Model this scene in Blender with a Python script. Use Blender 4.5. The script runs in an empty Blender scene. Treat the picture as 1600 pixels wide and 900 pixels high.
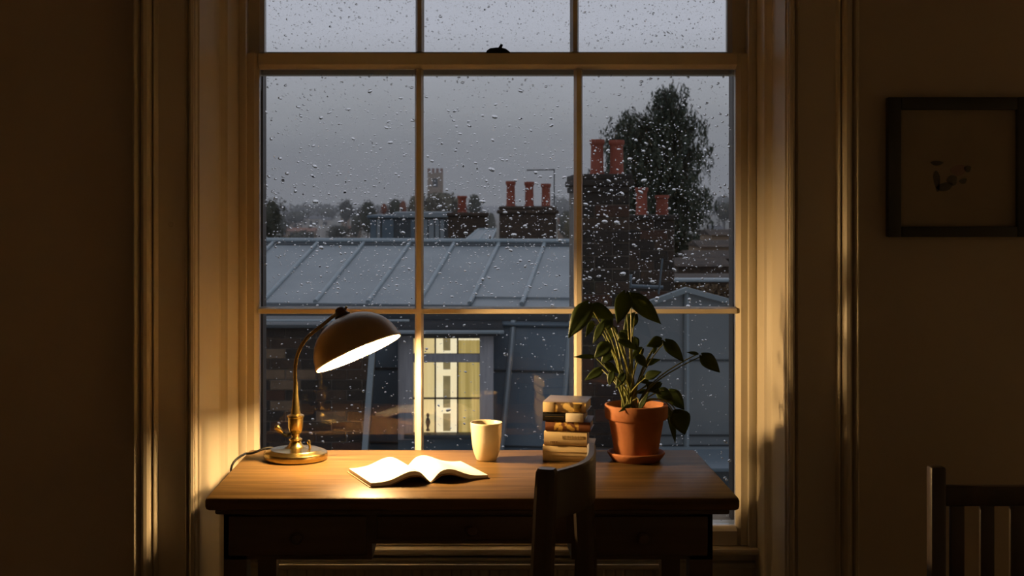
import bpy, bmesh, math, random
from mathutils import Vector, Matrix, noise
random.seed(7)
sc = bpy.context.scene
COL = sc.collection

# ------------------------------------------------------------------ camera
F = 2090.0; CX = 740.0; CY = 325.0; CAMZ = 1.40
cam = bpy.data.cameras.new('camera'); camo = bpy.data.objects.new('camera', cam); COL.objects.link(camo)
camo.location = (0, 0, CAMZ); camo.rotation_euler = (math.pi/2, 0, 0)
cam.sensor_width = 36; cam.lens = F/1600*36
cam.shift_x = (800-CX)/1600; cam.shift_y = -(450-CY)/1600
cam.clip_start = 0.05; cam.clip_end = 5000
cam.dof.use_dof = True; cam.dof.focus_distance = 3.5; cam.dof.aperture_fstop = 10
sc.camera = camo
sc.view_settings.view_transform = 'Standard'; sc.view_settings.look = 'None'
sc.view_settings.gamma = 1; sc.view_settings.exposure = 0
sc.view_settings.use_curve_mapping = False

def P(px, py, Y):
    """real-world point that stands at depth Y on the sight line of a photo pixel"""
    return Vector(((px-CX)*Y/F, Y, CAMZ-(py-CY)*Y/F))

# ------------------------------------------------------------------ sky (overcast dusk)
LAMP_STRENGTH = 1250.0
LAMP_COLOR = (1.0, 0.63, 0.27)
w = bpy.data.worlds.new('overcast_sky'); sc.world = w; w.use_nodes = True
nt = w.node_tree; nt.nodes.clear()
N = nt.nodes.new; LK = nt.links.new
out = N('ShaderNodeOutputWorld'); bg = N('ShaderNodeBackground'); LK(bg.outputs[0], out.inputs[0])
tc = N('ShaderNodeTexCoord'); sx = N('ShaderNodeSeparateXYZ'); LK(tc.outputs['Generated'], sx.inputs[0])
cl = N('ShaderNodeTexNoise'); cl.inputs['Scale'].default_value = 5; cl.inputs['Detail'].default_value = 3
mp = N('ShaderNodeMapping'); mp.inputs['Scale'].default_value = (1, 1, 5); LK(tc.outputs['Generated'], mp.inputs[0]); LK(mp.outputs[0], cl.inputs['Vector'])
ma = N('ShaderNodeMath'); ma.operation = 'MULTIPLY_ADD'; ma.inputs[1].default_value = 0.05; LK(cl.outputs['Fac'], ma.inputs[0]); LK(sx.outputs['Z'], ma.inputs[2])
ra = N('ShaderNodeValToRGB'); LK(ma.outputs[0], ra.inputs[0])
e = ra.color_ramp.elements
e[0].position = 0.02; e[0].color = (0.205, 0.213, 0.238, 1)
e[1].position = 0.165; e[1].color = (0.49, 0.51, 0.595, 1)
m = e.new(0.055); m.color = (0.185, 0.197, 0.222, 1)
m = e.new(0.10); m.color = (0.325, 0.34, 0.375, 1)
LK(ra.outputs[0], bg.inputs['Color']); bg.inputs['Strength'].default_value = 1.0

# ------------------------------------------------------------------ materials
def mat(name, col, rough=0.6, metal=0.0, spec=0.5, noise_scale=None, col2=None, stretch=(1, 1, 1), bump=0.0, bscale=None, detail=4, coat=0.0, lo=0.3, hi=0.7):
    m = bpy.data.materials.new(name); m.use_nodes = True
    t = m.node_tree; b = t.nodes['Principled BSDF']
    b.inputs['Base Color'].default_value = (*col, 1); b.inputs['Roughness'].default_value = rough
    b.inputs['Metallic'].default_value = metal; b.inputs['Specular IOR Level'].default_value = spec
    b.inputs['Coat Weight'].default_value = coat
    if noise_scale:
        tc = t.nodes.new('ShaderNodeTexCoord'); mp = t.nodes.new('ShaderNodeMapping')
        mp.inputs['Scale'].default_value = stretch
        geo = t.nodes.new('ShaderNodeNewGeometry')
        t.links.new(geo.outputs['Position'], mp.inputs[0])
        n = t.nodes.new('ShaderNodeTexNoise'); n.inputs['Scale'].default_value = noise_scale; n.inputs['Detail'].default_value = detail
        t.links.new(mp.outputs[0], n.inputs['Vector'])
        r = t.nodes.new('ShaderNodeValToRGB'); t.links.new(n.outputs['Fac'], r.inputs[0])
        r.color_ramp.elements[0].position = lo; r.color_ramp.elements[0].color = (*col, 1)
        r.color_ramp.elements[1].position = hi; r.color_ramp.elements[1].color = (*(col2 or col), 1)
        t.links.new(r.outputs[0], b.inputs['Base Color'])
        if bump:
            bp = t.nodes.new('ShaderNodeBump'); bp.inputs['Strength'].default_value = bump; bp.inputs['Distance'].default_value = 0.01
            src = n
            if bscale:
                src = t.nodes.new('ShaderNodeTexNoise'); src.inputs['Scale'].default_value = bscale; src.inputs['Detail'].default_value = 5
                t.links.new(mp.outputs[0], src.inputs['Vector'])
            t.links.new(src.outputs['Fac'], bp.inputs['Height']); t.links.new(bp.outputs[0], b.inputs['Normal'])
    return m

def emis(name, col, strength):
    m = bpy.data.materials.new(name); m.use_nodes = True; t = m.node_tree; t.nodes.clear()
    o = t.nodes.new('ShaderNodeOutputMaterial'); e = t.nodes.new('ShaderNodeEmission')
    e.inputs['Color'].default_value = (*col, 1); e.inputs['Strength'].default_value = strength
    t.links.new(e.outputs[0], o.inputs[0]); return m

M = {}
M['paint'] = mat('cream_paint', (0.62, 0.545, 0.42), 0.42, noise_scale=3, col2=(0.70, 0.62, 0.48), stretch=(1, 1, .3), bump=0.05, bscale=40)
M['wall'] = mat('wall_plaster', (0.56, 0.47, 0.36), 0.8, noise_scale=1.6, col2=(0.63, 0.54, 0.42), bump=0.08, bscale=25)
M['ceil'] = mat('ceiling_plaster', (0.78, 0.75, 0.69), 0.9, noise_scale=2, col2=(0.82, 0.79, 0.73))
M['floor'] = mat('floor_boards', (0.22, 0.14, 0.08), 0.5, noise_scale=3, col2=(0.30, 0.20, 0.12), stretch=(8, .6, 1))
M['desk'] = mat('desk_wood', (0.088, 0.052, 0.019), 0.36, noise_scale=5, col2=(0.175, 0.104, 0.040), stretch=(0.7, 9, 9), bump=0.03, detail=8, spec=0.035, lo=.32, hi=.62)
M['deskdark'] = mat('desk_dark_wood', (0.085, 0.055, 0.034), 0.5, noise_scale=5, col2=(0.12, 0.078, 0.047), stretch=(.7, 9, 9), detail=6)
M['chair'] = mat('chair_dark_wood', (0.055, 0.040, 0.028), 0.38, noise_scale=6, col2=(0.085, 0.06, 0.042), stretch=(6, 6, .6), detail=6)
M['brass'] = mat('aged_brass', (0.42, 0.31, 0.115), 0.24, 1.0, noise_scale=14, col2=(0.52, 0.40, 0.16), bump=0.03)
M['shade'] = mat('bronze_shade', (0.36, 0.25, 0.14), 0.36, 0.4, noise_scale=10, col2=(0.43, 0.31, 0.18), bump=0.02)
M['black'] = mat('black_plastic', (0.012, 0.012, 0.012), 0.45, noise_scale=8, col2=(.016, .015, .014))
M['enamel'] = mat('white_enamel', (0.76, 0.73, 0.67), 0.45, noise_scale=5, col2=(0.8, 0.77, 0.7))
M['bulb'] = emis('bulb_glow', LAMP_COLOR, LAMP_STRENGTH)
M['ceramic'] = mat('cream_ceramic', (0.72, 0.62, 0.44), 0.25, noise_scale=18, col2=(0.80, 0.70, 0.52), coat=0.3, bump=0.03)
M['coffee'] = mat('coffee', (0.03, 0.015, 0.007), 0.08, noise_scale=20, col2=(.04, .02, .01))
M['paper'] = mat('white_paper', (0.86, 0.83, 0.76), 0.75, noise_scale=30, col2=(0.9, 0.87, 0.8))
M['pageedge'] = mat('page_edges', (0.62, 0.50, 0.33), 0.8, noise_scale=12, col2=(0.74, 0.62, 0.43), stretch=(1, 1, 60))
M['terra'] = mat('terracotta', (0.36, 0.125, 0.045), 0.75, noise_scale=14, col2=(0.44, 0.165, 0.062), bump=0.1, bscale=60)
M['soil'] = mat('soil', (0.02, 0.013, 0.008), 0.95, noise_scale=60, col2=(0.05, 0.03, 0.018), bump=0.8)
M['radiator'] = mat('radiator_enamel', (0.55, 0.5, 0.42), 0.4, noise_scale=5, col2=(0.6, 0.55, 0.46))
M['frame'] = mat('black_frame', (0.04, 0.042, 0.038), 0.4, noise_scale=9, col2=(.05, .05, .045))
M['iron'] = mat('black_iron', (0.01, 0.014, 0.016), 0.4, 0.5, noise_scale=30, col2=(0.02, 0.022, 0.022))
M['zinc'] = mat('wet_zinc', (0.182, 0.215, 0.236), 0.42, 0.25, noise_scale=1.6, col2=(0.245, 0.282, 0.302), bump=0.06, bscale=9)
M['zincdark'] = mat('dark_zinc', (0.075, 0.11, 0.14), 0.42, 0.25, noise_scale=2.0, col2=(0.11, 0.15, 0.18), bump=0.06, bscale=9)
M['zincseam'] = mat('zinc_seam', (0.225, 0.285, 0.315), 0.4, 0.2, noise_scale=4, col2=(0.29, 0.34, 0.37))
M['lead'] = mat('lead_dark', (0.035, 0.045, 0.052), 0.5, 0.2, noise_scale=3, col2=(0.055, 0.068, 0.075))
M['felt'] = mat('roofing_felt', (0.016, 0.02, 0.024), 0.95, noise_scale=6, col2=(0.026, 0.03, 0.034), spec=0.1)
M['mortar'] = mat('sooty_mortar', (0.10, 0.09, 0.078), 0.95, noise_scale=9, col2=(0.17, 0.15, 0.13), bump=0.4, bscale=60)
M['brick0'] = mat('brick_sooty', (0.013, 0.011, 0.009), 0.9, noise_scale=11, col2=(0.027, 0.021, 0.017), bump=0.4, bscale=50)
M['brick1'] = mat('brick_brown', (0.030, 0.019, 0.013), 0.9, noise_scale=11, col2=(0.052, 0.033, 0.022), bump=0.4, bscale=50)
M['brick2'] = mat('brick_tan', (0.10, 0.066, 0.04), 0.9, noise_scale=11, col2=(0.15, 0.10, 0.062), bump=0.4, bscale=50)
M['brick3'] = mat('brick_red', (0.037, 0.016, 0.010), 0.9, noise_scale=11, col2=(0.06, 0.028, 0.017), bump=0.4, bscale=50)
M['farbrick'] = mat('far_brick', (0.022, 0.017, 0.014), 0.9, noise_scale=7, col2=(0.065, 0.042, 0.028), stretch=(1, 1, 3), detail=6)
M['redpot'] = mat('red_clay_pot', (0.17, 0.036, 0.02), 0.8, noise_scale=5, col2=(0.26, 0.062, 0.034), bump=0.2)
M['stone'] = mat('stone_sill', (0.22, 0.165, 0.105), 0.85, noise_scale=20, col2=(0.33, 0.25, 0.165), bump=0.4, bscale=60)  # warm lamplight on the sill is put into this base colour
M['greypaint'] = mat('grey_painted_wood', (0.32, 0.325, 0.35), 0.6, noise_scale=6, col2=(0.42, 0.42, 0.44), stretch=(6, 1, .7), bump=.1)
M['darkbar'] = mat('dark_window_bar', (0.05, 0.035, 0.025), 0.5, noise_scale=6, col2=(.07, .05, .035))
M['bark'] = mat('bark', (0.03, 0.026, 0.02), 0.9, noise_scale=8, col2=(0.05, 0.04, 0.03), stretch=(3, 3, .5))
M['leaf_tree'] = mat('dark_tree_leaves', (0.022, 0.034, 0.022), 0.7, noise_scale=.8, col2=(0.045, 0.06, 0.034))
M['leaf_far'] = mat('far_tree_leaves', (0.030, 0.036, 0.026), 0.8, noise_scale=.1, col2=(0.062, 0.062, 0.038))
M['leaf_olive'] = mat('olive_tree_leaves', (0.075, 0.072, 0.04), 0.8, noise_scale=.2, col2=(0.12, 0.10, 0.06))
M['leaf_rust'] = mat('rust_tree_leaves', (0.16, 0.05, 0.028), 0.8, noise_scale=.3, col2=(0.23, 0.085, 0.045))
M['ground'] = mat('wet_fields', (0.045, 0.055, 0.032), 0.95, noise_scale=.03, col2=(0.11, 0.085, 0.05))
M['hill'] = mat('haze_tinted_hill', (0.085, 0.095, 0.105), 0.95, noise_scale=.02, col2=(0.115, 0.122, 0.13))  # grey-blue of distance haze is put into the hill's colour
M['palewall'] = mat('pale_render', (0.36, 0.33, 0.30), 0.9, noise_scale=.6, col2=(0.44, 0.41, 0.37))
M['tanwall'] = mat('tan_render', (0.24, 0.17, 0.115), 0.9, noise_scale=.6, col2=(0.30, 0.22, 0.15))
M['slate'] = mat('slate_roof', (0.085, 0.09, 0.10), 0.7, noise_scale=.7, col2=(0.12, 0.125, 0.135))
M['tileroof'] = mat('clay_tile_roof', (0.20, 0.09, 0.055), 0.8, noise_scale=.7, col2=(0.25, 0.12, 0.075))
M['darkpane'] = mat('dark_pane', (0.02, 0.023, 0.026), 0.1, noise_scale=3, col2=(.03, .033, .036))
M['stem'] = mat('green_stem', (0.16, 0.185, 0.05), 0.5, noise_scale=14, col2=(0.22, 0.235, 0.07))

def leafmat():
    m = mat('houseplant_leaf', (0.040, 0.070, 0.022), 0.42, noise_scale=22, col2=(0.070, 0.105, 0.032))
    t = m.node_tree; b = t.nodes['Principled BSDF']; o = t.nodes['Material Output']
    tr = t.nodes.new('ShaderNodeBsdfTranslucent'); tr.inputs[0].default_value = (0.20, 0.23, 0.05, 1)
    mx = t.nodes.new('ShaderNodeMixShader'); mx.inputs[0].default_value = 0.40
    t.links.new(b.outputs[0], mx.inputs[1]); t.links.new(tr.outputs[0], mx.inputs[2]); t.links.new(mx.outputs[0], o.inputs[0])
    return m
M['leaf'] = leafmat()

def glassmat():
    m = bpy.data.materials.new('window_glass'); m.use_nodes = True; t = m.node_tree; t.nodes.clear()
    o = t.nodes.new('ShaderNodeOutputMaterial'); mx = t.nodes.new('ShaderNodeMixShader'); fr = t.nodes.new('ShaderNodeFresnel')
    fr.inputs['IOR'].default_value = 1.5
    tr = t.nodes.new('ShaderNodeBsdfTransparent'); tr.inputs[0].default_value = (0.985, 0.99, 0.985, 1)
    gl = t.nodes.new('ShaderNodeBsdfGlossy'); gl.inputs['Roughness'].default_value = 0.0
    nz = t.nodes.new('ShaderNodeTexNoise'); nz.inputs['Scale'].default_value = 4; nz.inputs['Detail'].default_value = 1
    bp = t.nodes.new('ShaderNodeBump'); bp.inputs['Strength'].default_value = 0.03; bp.inputs['Distance'].default_value = 0.01
    g = t.nodes.new('ShaderNodeNewGeometry'); t.links.new(g.outputs['Position'], nz.inputs['Vector'])
    t.links.new(nz.outputs['Fac'], bp.inputs['Height']); t.links.new(bp.outputs[0], gl.inputs['Normal'])
    t.links.new(fr.outputs[0], mx.inputs[0]); t.links.new(tr.outputs[0], mx.inputs[1]); t.links.new(gl.outputs[0], mx.inputs[2])
    t.links.new(mx.outputs[0], o.inputs[0]); return m
M['glass'] = glassmat()

def watermat():
    m = bpy.data.materials.new('rain_water'); m.use_nodes = True; t = m.node_tree; t.nodes.clear()
    o = t.nodes.new('ShaderNodeOutputMaterial'); g = t.nodes.new('ShaderNodeBsdfGlass'); g.inputs['IOR'].default_value = 1.33; g.inputs['Roughness'].default_value = 0.0
    t.links.new(g.outputs[0], o.inputs[0]); return m
M['water'] = watermat()

def spinemat(name, base, gold, x0, x1, scale):
    """book cloth with a band of gold blocking between two places along the spine (object X)"""
    m = mat(name, base, 0.5); t = m.node_tree; b = t.nodes['Principled BSDF']
    tc = t.nodes.new('ShaderNodeTexCoord'); v = t.nodes.new('ShaderNodeTexVoronoi'); v.inputs['Scale'].default_value = scale
    t.links.new(tc.outputs['Object'], v.inputs['Vector'])
    r = t.nodes.new('ShaderNodeValToRGB'); r.color_ramp.elements[0].position = .42; r.color_ramp.elements[0].color = (1, 1, 1, 1); r.color_ramp.elements[1].position = .6; r.color_ramp.elements[1].color = (0, 0, 0, 1)
    t.links.new(v.outputs['Distance'], r.inputs[0])
    s = t.nodes.new('ShaderNodeSeparateXYZ'); t.links.new(tc.outputs['Object'], s.inputs[0])
    a = t.nodes.new('ShaderNodeMath'); a.operation = 'GREATER_THAN'; a.inputs[1].default_value = x0; t.links.new(s.outputs[0], a.inputs[0])
    c = t.nodes.new('ShaderNodeMath'); c.operation = 'LESS_THAN'; c.inputs[1].default_value = x1; t.links.new(s.outputs[0], c.inputs[0])
    p = t.nodes.new('ShaderNodeMath'); p.operation = 'MULTIPLY'; t.links.new(a.outputs[0], p.inputs[0]); t.links.new(c.outputs[0], p.inputs[1])
    q = t.nodes.new('ShaderNodeMath'); q.operation = 'MULTIPLY'; t.links.new(p.outputs[0], q.inputs[0]); t.links.new(r.outputs[0], q.inputs[1])
    mx = t.nodes.new('ShaderNodeMix'); mx.data_type = 'RGBA'; mx.inputs[6].default_value = (*base, 1); mx.inputs[7].default_value = (*gold, 1)
    t.links.new(q.outputs[0], mx.inputs[0]); t.links.new(mx.outputs[2], b.inputs['Base Color'])
    return m

# ------------------------------------------------------------------ mesh helpers
class MB:
    def __init__(s): s.v = []; s.f = []
    def add(s, vs, fs):
        n = len(s.v); s.v += [Vector(v) for v in vs]; s.f += [tuple(i+n for i in f) for f in fs]; return s
    def box(s, a, b):
        (x0, y0, z0), (x1, y1, z1) = a, b
        x0, x1 = sorted((x0, x1)); y0, y1 = sorted((y0, y1)); z0, z1 = sorted((z0, z1))
        return s.add([(x0, y0, z0), (x1, y0, z0), (x1, y1, z0), (x0, y1, z0), (x0, y0, z1), (x1, y0, z1), (x1, y1, z1), (x0, y1, z1)],
                     [(0, 3, 2, 1), (4, 5, 6, 7), (0, 1, 5, 4), (1, 2, 6, 5), (2, 3, 7, 6), (3, 0, 4, 7)])
    def bbox(s, a, b, r=0.004):
        """box with all edges chamfered"""
        bm = bmesh.new(); bmesh.ops.create_cube(bm, size=1)
        c = (Vector(a)+Vector(b))/2; d = Vector([abs(q-p) for p, q in zip(a, b)])
        for v in bm.verts: v.co = Vector((v.co.x*d.x, v.co.y*d.y, v.co.z*d.z))+c
        bmesh.ops.bevel(bm, geom=bm.edges[:], offset=min(r, min(d)*.45), segments=2, affect='EDGES', profile=.5)
        bm.verts.index_update(); s.add([v.co.copy() for v in bm.verts], [[v.index for v in f.verts] for f in bm.faces]); bm.free(); return s
    def prism(s, poly, vec):
        """closed polygon (3-D points) swept along vec"""
        n = len(poly); vec = Vector(vec)
        vs = [Vector(p) for p in poly]+[Vector(p)+vec for p in poly]
        return s.add(vs, [tuple(range(n))[::-1], tuple(range(n, 2*n))]+[(i, (i+1) % n, n+(i+1) % n, n+i) for i in range(n)])
    def tube(s, pts, rad, n=10, cap=True):
        pts = [Vector(p) for p in pts]; k = len(pts)
        if not hasattr(rad, '__len__'): rad = [rad]*k
        up = Vector((0, 0, 1)); rings = []
        T = (pts[1]-pts[0]).normalized(); A = T.cross(up)
        if A.length < .01: A = T.cross(Vector((1, 0, 0)))
        A.normalize()
        for i, p in enumerate(pts):
            T = (pts[min(i+1, k-1)]-pts[max(i-1, 0)]).normalized()
            A = (A-T*A.dot(T)).normalized(); B = T.cross(A)
            rings.append([p+(A*math.cos(2*math.pi*j/n)+B*math.sin(2*math.pi*j/n))*rad[i] for j in range(n)])
        vs = [v for r in rings for v in r]
        fs = [(i*n+j, i*n+(j+1) % n, (i+1)*n+(j+1) % n, (i+1)*n+j) for i in range(k-1) for j in range(n)]
        if cap: fs += [tuple(range(n))[::-1], tuple(range((k-1)*n, k*n))]
        return s.add(vs, fs)
    def lathe(s, prof, c=(0, 0, 0), n=32, Mx=None, cap=True):
        """profile (r, h) turned about Z (or about Mx's Z)"""
        vs = []; fs = []; k = len(prof)
        for r, h in prof:
            for j in range(n):
                a = 2*math.pi*j/n; p = Vector((r*math.cos(a), r*math.sin(a), h))
                vs.append((Mx @ p if Mx else p)+Vector(c))
        for i in range(k-1):
            for j in range(n): fs.append((i*n+j, i*n+(j+1) % n, (i+1)*n+(j+1) % n, (i+1)*n+j))
        if cap and prof[0][0] > 1e-5: fs.append(tuple(range(n))[::-1])
        if cap and prof[-1][0] > 1e-5: fs.append(tuple(range((k-1)*n, k*n)))
        return s.add(vs, fs)
    def build(s, name, m, parent=None, smooth=False, loc=None, rotz=0):
        me = bpy.data.meshes.new(name)
        o = bpy.data.objects.new(name, me); COL.objects.link(o)
        org = Vector(loc) if loc is not None else Vector((0, 0, 0))
        base = Vector((0, 0, 0))
        q = parent
        while q is not None: base = base+q.location; q = q.parent
        if loc is None and parent is not None: org = base.copy()
        me.from_pydata([tuple(v-org) if not rotz or loc is None else tuple(v) for v in s.v], [], s.f)
        me.update()
        if M.get(m) is not None or not isinstance(m, str): me.materials.append(M[m] if isinstance(m, str) else m)
        if smooth:
            for p in me.polygons: p.use_smooth = True
            if smooth != 'all':
                try: me.set_sharp_from_angle(angle=math.radians(38))
                except Exception: pass
        o.location = org-base
        if rotz: o.rotation_euler.z = rotz
        if parent is not None: o.parent = parent
        return o

def tag(o, label=None, cat=None, group=None, kind=None):
    if label: o['label'] = label
    if cat: o['category'] = cat
    if group: o['group'] = group
    if kind: o['kind'] = kind
    return o
def empty(name, loc=(0, 0, 0), label=None, cat=None, group=None, kind=None, parent=None):
    o = bpy.data.objects.new(name, None); COL.objects.link(o); o.empty_display_size = .1
    o.location = Vector(loc)
    if parent is not None: o.parent = parent; o.location = Vector(loc)-parent.location
    return tag(o, label, cat, group, kind)
def shared(name, me, parent, loc, scale=(1, 1, 1), rot=(0, 0, 0)):
    o = bpy.data.objects.new(name, me); COL.objects.link(o); o.parent = parent
    base = Vector((0, 0, 0)); q = parent
    while q is not None: base = base+q.location; q = q.parent
    o.location = Vector(loc)-base; o.scale = scale; o.rotation_euler = rot
    return o

def bez(a, b, c, d, n=14):
    a, b, c, d = map(Vector, (a, b, c, d))
    return [a*(1-t)**3+b*3*t*(1-t)**2+c*3*t*t*(1-t)+d*t**3 for t in [i/n for i in range(n+1)]]

# ------------------------------------------------------------------ room shell
XL, XR, YB, YW, ZC = -2.3, 2.5, -1.3, 3.475, 2.95
tag(MB().box((XL-.1, YB-.1, -.1), (XR+.1, 3.95, 0)).build('floor', 'floor'), 'dark wooden floor of the room', 'floor', kind='structure')
tag(MB().box((XL-.1, YB-.1, ZC), (XR+.1, 3.95, ZC+.1)).build('ceiling', 'ceil'), 'plain plaster ceiling of the room', 'ceiling', kind='structure')
tag(MB().box((XL-.1, YB, 0), (XL, 3.9, ZC)).build('wall_left', 'ceil'), 'pale side wall left of the window', 'wall', kind='structure')
tag(MB().box((XR, YB, 0), (XR+.1, 3.9, ZC)).build('wall_right', 'ceil'), 'pale side wall right of the window', 'wall', kind='structure')
tag(MB().box((XL, YB-.1, 0), (XR, YB, ZC)).build('wall_back', 'ceil'), 'pale rear wall opposite the window', 'wall', kind='structure')
wl = (300-CX)*YW/F; wr = (1236-CX)*YW/F      # opening in the window wall
fw = MB()
fw.box((XL, YW, 0), (wl-.03, 3.9, ZC)); fw.box((wr+.03, YW, 0), (XR, 3.9, ZC)); fw.box((wl-.03, YW, 2.72), (wr+.03, 3.9, ZC))
fw.box((wl-.03, 3.74, 0), (wr+.03, 3.9, .455))
tag(fw.build('wall_window', 'wall'), 'dim brown plaster wall around the tall window', 'wall', kind='structure')

# splayed panelled reveals and moulded architraves: a plan profile swept up
def sweep(name, prof, z0, z1, m, label, cat):
    poly = [Vector((x, y, z0)) for x, y in prof]
    o = MB().prism(poly, (0, 0, z1-z0)).build(name, m); return tag(o, label, cat, kind='structure')
def reveal(side):
    if side < 0: a = Vector(((305-CX)*3.455/F, 3.455)); b = Vector(((376-CX)*3.69/F, 3.69))
    else: a = Vector(((1232-CX)*3.455/F, 3.455)); b = Vector(((1180-CX)*3.69/F, 3.69))
    d = b-a; n = Vector((d.y, -d.x)).normalized()
    if (n.x > 0) != (side < 0): n = -n          # towards the opening
    pts = [(0, 0), (.05, 0), (.06, .004), (.10, .004), (.12, -.004), (.15, -.010), (.17, -.012), (.60, -.012), (.62, -.010), (.66, -.002), (.68, .003), (.72, .003), (.73, 0), (1, 0)]
    face = [a+d*t+n*o for t, o in pts]
    back = [Vector((b.x+side*.10, b.y)), Vector((a.x+side*.03, a.y+.02))]
    return [(p.x, p.y) for p in face+back]
sweep('trim_1', reveal(-1), 0, 2.72, 'paint', 'cream panelled window reveal left of the sash, beside the lamp', 'window reveal')
sweep('trim_2', reveal(1), 0, 2.72, 'paint', 'cream panelled window reveal right of the sash, beside the plant', 'window reveal')
def casing(side):
    px = [305, 303, 299, 296, 293, 291, 289, 247, 244, 242, 239, 236, 233, 228, 224, 221, 218, 214, 211, 210]
    if side > 0: px = [1232, 1234, 1238, 1241, 1244, 1247, 1249, 1306, 1309, 1311, 1313, 1316, 1319, 1324, 1328, 1330, 1333, 1336, 1339, 1340]
    yy = [3.462, 3.450, 3.448, 3.452, 3.464, 3.452, 3.458, 3.458, 3.446, 3.444, 3.452, 3.436, 3.430, 3.428, 3.434, 3.444, 3.430, 3.426, 3.434, 3.476]
    pr = [((x-CX)*3.455/F, y) for x, y in zip(px, yy)]
    return pr+[(pr[-1][0], 3.49), (pr[0][0], 3.49)]
tl = sweep('trim_3', casing(-1), 0, 2.80, 'paint', 'moulded cream architrave on the left side of the window', 'architrave')
sweep('trim_4', casing(1), 0, 2.80, 'paint', 'moulded cream architrave on the right side of the window', 'architrave')
tag(MB().box(((300-CX)*3.455/F, 3.455, 2.72), ((1236-CX)*3.455/F, 3.50, 2.80)).box((wl, 3.49, 2.715), (wr, 3.90, 2.74)).build('trim_5', 'paint'), 'cream head lining across the top of the window', 'window head', kind='structure')
c = P(268, 350, 3.458)
cap = MB().lathe([(.0075, 0), (.0075, .003), (.0055, .004), (.0045, .002), (0, .002)], c, 16, Matrix.Rotation(math.pi/2, 3, 'X').to_4x4()).build('screw_cap', 'paint', tl, True)

# wall under the window: panelled apron and inner sill board
ap = empty('trim_6', (0.07, 3.72, 0), 'cream panelled apron and sill board below the sash', 'window sill', kind='structure')
xa, xb = (376-CX)*3.69/F-.08, (1180-CX)*3.69/F+.08
MB().box((xa, 3.715, 0), (xb, 3.75, .47)).build('apron_board', 'paint', ap)
MB().bbox((xa, 3.66, .448), (xb, 3.76, .466), .006).build('sill_board', 'paint', ap, True)
MB().bbox((xa, 3.695, .405), (xb, 3.72, .420), .005).build('sill_moulding', 'paint', ap, True)
MB().bbox((xa, 3.70, .06), (xb, 3.718, .10), .005).build('apron_rail', 'paint', ap, True)

# ------------------------------------------------------------------ the sash window
win = empty('window_1', (0.07, 3.72, .46), 'tall cream wooden sash window with rain-speckled small panes', 'window', kind='structure')
def bar(mb, a, b, wf, wb, y0, y1, axis):
    """glazing bar: narrow face to the room, wide at the glass"""
    if axis == 'z':
        x, z0, z1 = a[0], a[1], b[1]
        poly = [(x-wf/2, y0, z0), (x+wf/2, y0, z0), (x+wf/2+.001, y0+.006, z0), (x+wb/2, y1-.012, z0), (x+wb/2, y1, z0), (x-wb/2, y1, z0), (x-wb/2, y1-.012, z0), (x-wf/2-.001, y0+.006, z0)]
        mb.prism(poly, (0, 0, z1-z0))
    else:
        z, x0, x1 = a[1], a[0], b[0]
        poly = [(x0, y0, z-wf/2), (x0, y0, z+wf/2), (x0, y0+.006, z+wf/2+.001), (x0, y1-.012, z+wb/2), (x0, y1, z+wb/2), (x0, y1, z-wb/2), (x0, y1-.012, z-wb/2), (x0, y0+.006, z-wf/2-.001)]
        mb.prism(poly, (x1-x0, 0, 0))
def rail(mb, x0, x1, z0, z1, y0, y1, ch, sides):
    """rail or stile with a chamfer on the glass sides"""
    poly2 = None
    if 'l' in sides or 'r' in sides:
        p = [(x0, y1), (x0, y0+(ch if 'l' in sides else 0)), (x0+(ch*.6 if 'l' in sides else 0), y0), (x1-(ch*.6 if 'r' in sides else 0), y0), (x1, y0+(ch if 'r' in sides else 0)), (x1, y1)]
        mb.prism([(x, y, z0) for x, y in p], (0, 0, z1-z0))
    else:
        p = [(y1, z0), (y0+(ch if 'b' in sides else 0), z0), (y0, z0+(ch*.6 if 'b' in sides else 0)), (y0, z1-(ch*.6 if 't' in sides else 0)), (y0+(ch if 't' in sides else 0), z1), (y1, z1)]
        mb.prism([(x0, y, z) for y, z in p], (x1-x0, 0, 0))
DROPZONES = []
def sash(name, y0, xo0, xo1, xg, zt, zg, zb, rows, bwf):
    s = empty(name, (0.07, y0, .46), parent=win)
    y1 = y0+.042; yg = y0+.030
    gx0, gx1 = xg[0], xg[-1]; gz1, gz0 = zg[0], zg[-1]
    mb = MB(); rail(mb, xo0, gx0, zb, zt, y0, y1, .018, 'r'); mb.build('stile', 'paint', s)
    mb = MB(); rail(mb, gx1, xo1, zb, zt, y0, y1, .018, 'l'); mb.build('stile', 'paint', s)
    mb = MB(); rail(mb, gx0, gx1, gz1, zt, y0, y1, .018, 'b'); mb.build('top_rail', 'paint', s)
    mb = MB(); rail(mb, gx0, gx1, zb, gz0, y0, y1, .018, 't'); mb.build('bottom_rail', 'paint', s)
    for x in xg[1:-1]:
        mb = MB(); bar(mb, (x, gz0), (x, gz1), bwf, .024, y0+.002, y1, 'z'); mb.build('glazing_bar', 'paint', s)
    for z in zg[1:-1]:
        mb = MB()
        mb2 = MB(); bar(mb2, (gx0, z), (gx1, z), bwf*.9, .019, y0+.003, y1-.001, 'x'); mb2.build('glazing_bar', 'paint', s)
    for i in range(len(xg)-1):
        for j in range(len(zg)-1):
            MB().box((xg[i]+.003, yg, zg[j+1]+.003), (xg[i+1]-.003, yg+.003, zg[j]-.003)).build('pane', 'glass', s)
            if zg[j+1] < 2.1: DROPZONES.append((xg[i]+.012, xg[i+1]-.012, zg[j+1]+.01, zg[j]-.01, yg+.0032))
    return s
YL = 3.695; YG = 3.725
def X(px, Y): return (px-CX)*Y/F
def Z(py, Y): return CAMZ-(py-CY)*Y/F
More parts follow.
